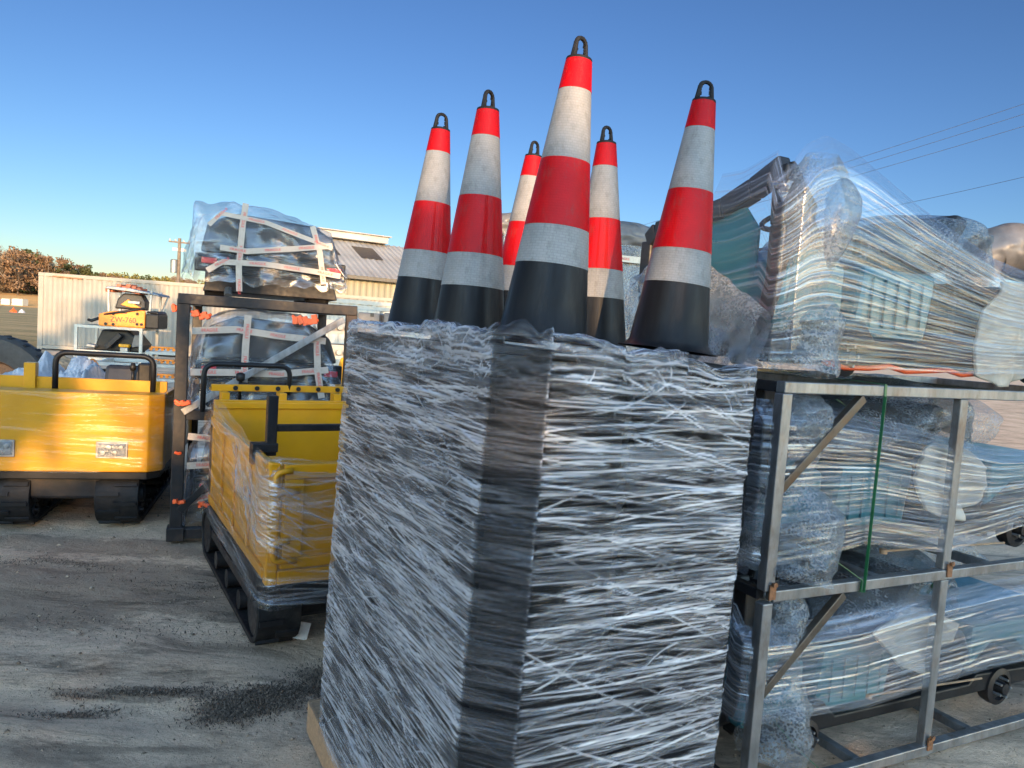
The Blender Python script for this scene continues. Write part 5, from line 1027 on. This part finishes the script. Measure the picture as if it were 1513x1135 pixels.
# wrapped goods between the cones
wa, wb = at(738, 470, 6.6), at(1010, 490, 7.2); azw = math.degrees(math.atan2(wb.x - wa.x, wb.y - wa.y)); ww = (wb.xy - wa.xy).length; wz = at(945, 366, 7.0).z
cr = MB().bx(0, ww, .0, .9, .12, wz).build('crate', M['tarp'], None, bevel=.04); cr.location = (wa.x, wa.y, 0); cr.rotation_euler = (0, 0, R(90 - azw)); tag(cr, 'tall dark crate in bubble wrap seen between the cones', 'crate')
def cw(x, y, z):
    a = R(azw); return Vector((wa.x + math.sin(a) * x - math.cos(a) * y, wa.y + math.cos(a) * x + math.sin(a) * y, z))
n1_, n2_ = 110, 160; U, V_ = np.meshgrid(np.linspace(-.02, ww + .02, n2_), np.linspace(.9, wz + .01, n1_)); D_ = -.03 - .012 * smooth_noise(n1_, n2_, 10, 14)
tag(link('bubble_wrap', npmesh('bubble_wrap', np.array([tuple(cw(a, b, c)) for a, b, c in zip(U.ravel(), D_.ravel(), V_.ravel())]).reshape(n1_, n2_, 3)), M['bubble'], smooth=True), 'bubble wrap over the dark crate between the cones', 'bubble wrap')
tag(blob('tarp_roll', [cw(-.05, .35, wz + .10), cw(.4, .35, wz + .13), cw(.9, .35, wz + .12), cw(1.3, .35, wz + .13), cw(ww + .05, .35, wz + .08)], [.10, .15, .13, .15, .10], M['tarp'], 91, amp=.35, squash=(1.4, 1)), 'brownish grey rolled tarp lying on the crate between the cones', 'tarp')
tz = wz - .12
o = MB().grid([[tuple(cw(x, -.052, tz - .03)) for x in np.linspace(0, ww, 12)], [tuple(cw(x, -.052, tz + .03)) for x in np.linspace(0, ww, 12)]]).build('tape', M['tape'], None, recalc=False); tag(o, 'printed tape round the bubble wrapped crate between the cones', 'tape')
for k in range(4):
    pr = bpy.data.objects.new('printing', FR); COL.objects.link(pr); pr.parent = o; pr.location = cw(.3 + k * .42, -.056, tz); pr.rotation_euler = (R(90), 0, R(90 - azw)); pr.scale = (.8, .8, 1)
# lawn: white boxes, bright litter, debris pile, big tyre
for k, (x0p, x1p) in enumerate(((-14, -3), (1, 14), (17, 33))):
    a, b = at(x0p, 453, 132), at(x1p, 453, 132); h_ = 11.5 * 132 / FPX
    o = MB().bx(0, b.x - a.x, 0, 1.6, 0, h_).bx(.1, b.x - a.x - .1, .1, 1.5, h_, h_ + .08).build('white_box', M['white'], None, bevel=.04); o.location = (a.x, a.y, a.z); tag(o, ['white box outside the left edge', 'left white box on the lawn at the far left', 'right white box on the lawn beside the container'][k], 'box', 'white boxes on the lawn')
for k, (pxc, w_, mt, lab) in enumerate(((20, 15, M['redo'], 'orange crumpled tarp heap on the lawn'), (32, 14, M['sheet'], 'pale blue crumpled sheet beside the orange tarp on the lawn'))):
    c = at(pxc, 465, 80); P_ = crumple((c.x, c.y, c.z - .1), w_ * 80 / FPX / 2, .6, 11 * 80 / FPX, 20 + k, 90, 36, ((0, 0, .8, .5),)); tag(link('tarp_heap', npmesh('tarp_heap', P_), mt, smooth=True), lab, 'tarp')
c = at(46, 545, 15.5); P_ = crumple((c.x, c.y, .0), 1.1, .8, .62, 33, 90, 90, ((.1, 0, .9, .9),)); tag(link('debris_pile', npmesh('debris_pile', P_), pm('dirt_pile', (.30, .19, .11), .9, 0, .4, 5, .6), smooth=True), 'tan heap of dirt and broken boards between the tyre and the container', 'dirt pile')
c = at(-6, 580, 8.6); ty = empty('large_tyre', (c.x, c.y, .62), -12, 'big worn tyre standing behind the left dumper', 'tyre'); rr_ = .62
pr = [(rr_ * .55, -.13), (rr_ * .8, -.16), (rr_ * .95, -.15), (rr_ * 1.0, -.10), (rr_ * 1.01, 0), (rr_ * 1.0, .10), (rr_ * .95, .15), (rr_ * .8, .16), (rr_ * .55, .13), (rr_ * .55, -.13)]
m = MB().lathe(pr, 56, (0, 0, 0), 'x', cap=False); m.build('tyre', pm('dusty_tyre', (.055, .048, .042), .7, 0, .3, 12, .3), ty, 'auto'); MB().lathe([(rr_ * .1, -.04), (rr_ * .5, -.06), (rr_ * .56, -.10), (rr_ * .56, .10), (rr_ * .5, .06), (rr_ * .1, .04), (rr_ * .1, -.04)], 40, (0, 0, 0), 'x', cap=False).build('rim', M['rust'], ty, 'auto')
lg = MB()
for k in range(44):
    g_ = 2 * PI * k / 44; lg.box((-.06 if k % 2 else .06, rr_ * 1.005 * math.cos(g_), rr_ * 1.005 * math.sin(g_)), (.13, .035, .012), Matrix.Rotation(g_ - PI / 2, 3, 'X'))
lg.build('tread_lugs', M['rubber'], ty)
# ---- mulch and straw scattered over the sand near the camera
g_ = np.random.default_rng(5); Pm = []
cl = [((385, 1025), .12, .034, 3000), ((350, 1040), .09, .03, 1800), ((435, 1010), .10, .016, 1500), ((170, 1016), .16, .010, 650), ((255, 1012), .12, .012, 500), ((110, 1042), .10, .012, 500), ((478, 990), .10, .05, 1500), ((60, 825), .3, .02, 500), ((300, 862), .4, .03, 500), ((220, 925), .5, .05, 500)]
for (px, py), sx, sy, n in cl:
    c = onz(px, py); k = g_.standard_normal((n, 2)) * [sx, sy * 2.0]; Pm.append(np.stack([c.x + k[:, 0], c.y + k[:, 1] + .04 * np.sin(k[:, 0] * 9)], 1))
Pm = np.concatenate(Pm); n = len(Pm); ang = g_.uniform(0, PI, n); L_ = g_.uniform(.0015, .005, n) * np.where(g_.random(n) < .03, 4, 1); W2 = g_.uniform(.0008, .0028, n)
xi = np.clip(np.searchsorted(xs, Pm[:, 0]), 0, b_ - 1); yi = np.clip(np.searchsorted(ys, Pm[:, 1]), 0, a_ - 1); zg = Zr[yi, xi] + .003 + g_.uniform(0, .006, n)
dx, dy = np.cos(ang) * L_, np.sin(ang) * L_; ex_, ey_ = -np.sin(ang) * W2, np.cos(ang) * W2; tl = g_.uniform(-.006, .006, n)
Q_ = np.stack([np.stack([Pm[:, 0] - dx - ex_, Pm[:, 1] - dy - ey_, zg - tl], 1), np.stack([Pm[:, 0] + dx - ex_, Pm[:, 1] + dy - ey_, zg + tl], 1), np.stack([Pm[:, 0] + dx + ex_, Pm[:, 1] + dy + ey_, zg + tl + .002], 1), np.stack([Pm[:, 0] - dx + ex_, Pm[:, 1] - dy + ey_, zg - tl + .002], 1)], 1)
me = bpy.data.meshes.new('mulch'); me.vertices.add(n * 4); me.vertices.foreach_set('co', Q_.astype(np.float32).ravel()); me.loops.add(n * 4); me.polygons.add(n); me.loops.foreach_set('vertex_index', np.arange(n * 4, dtype=np.int32)); me.polygons.foreach_set('loop_start', np.arange(0, n * 4, 4, dtype=np.int32)); me.update(calc_edges=True)
tag(link('mulch', me, leafm('mulch_chips', (.12, .09, .066), .7)), 'dark mulch and straw scattered on the sand in front', kind='stuff')

# sand grit and small clods over the near yard
n = 16000; g_ = np.random.default_rng(9); yy = 1.6 + 7.5 * g_.random(n) ** 1.4; xx = -yy * g_.uniform(.12, .78, n); rr = g_.uniform(.0012, .0045, n) * (1 + 1.6 * (g_.random(n) < .05)) * (.6 + yy * .16)
k = n // 6; xx[:k] = RX + g_.uniform(-.3, 2.6, k); yy[:k] = RY + g_.uniform(-.5, 2.2, k)
xi = np.clip(np.searchsorted(xs, xx), 0, b_ - 1); yi = np.clip(np.searchsorted(ys, yy), 0, a_ - 1); zz_ = Zr[yi, xi]
O_ = np.array([[1, 0, 0], [-.5, .87, 0], [-.5, -.87, 0], [0, 0, .8], [0, 0, -.3]]); V4 = O_[None] * rr[:, None, None] * g_.uniform(.6, 1.4, (n, 5, 1)); an = g_.uniform(0, 6.3, n); ca_, sa_ = np.cos(an)[:, None], np.sin(an)[:, None]
V4 = np.stack([V4[..., 0] * ca_ - V4[..., 1] * sa_ + xx[:, None], V4[..., 0] * sa_ + V4[..., 1] * ca_ + yy[:, None], V4[..., 2] + zz_[:, None] + rr[:, None] * .25], -1).reshape(-1, 3)
F3 = np.array([[0, 1, 3], [1, 2, 3], [2, 0, 3], [1, 0, 4], [2, 1, 4], [0, 2, 4]]); I3 = (np.arange(n)[:, None, None] * 5 + F3[None]).reshape(-1)
me = bpy.data.meshes.new('grit'); me.vertices.add(n * 5); me.vertices.foreach_set('co', V4.astype(np.float32).ravel()); me.loops.add(n * 18); me.polygons.add(n * 6); me.loops.foreach_set('vertex_index', I3.astype(np.int32)); me.polygons.foreach_set('loop_start', np.arange(0, n * 18, 3, dtype=np.int32)); me.update(calc_edges=True)
tag(link('grit', me, leafm('sand_grit', (.30, .225, .16), .6)), 'loose sandy grit and small clods lying on the yard', kind='stuff')
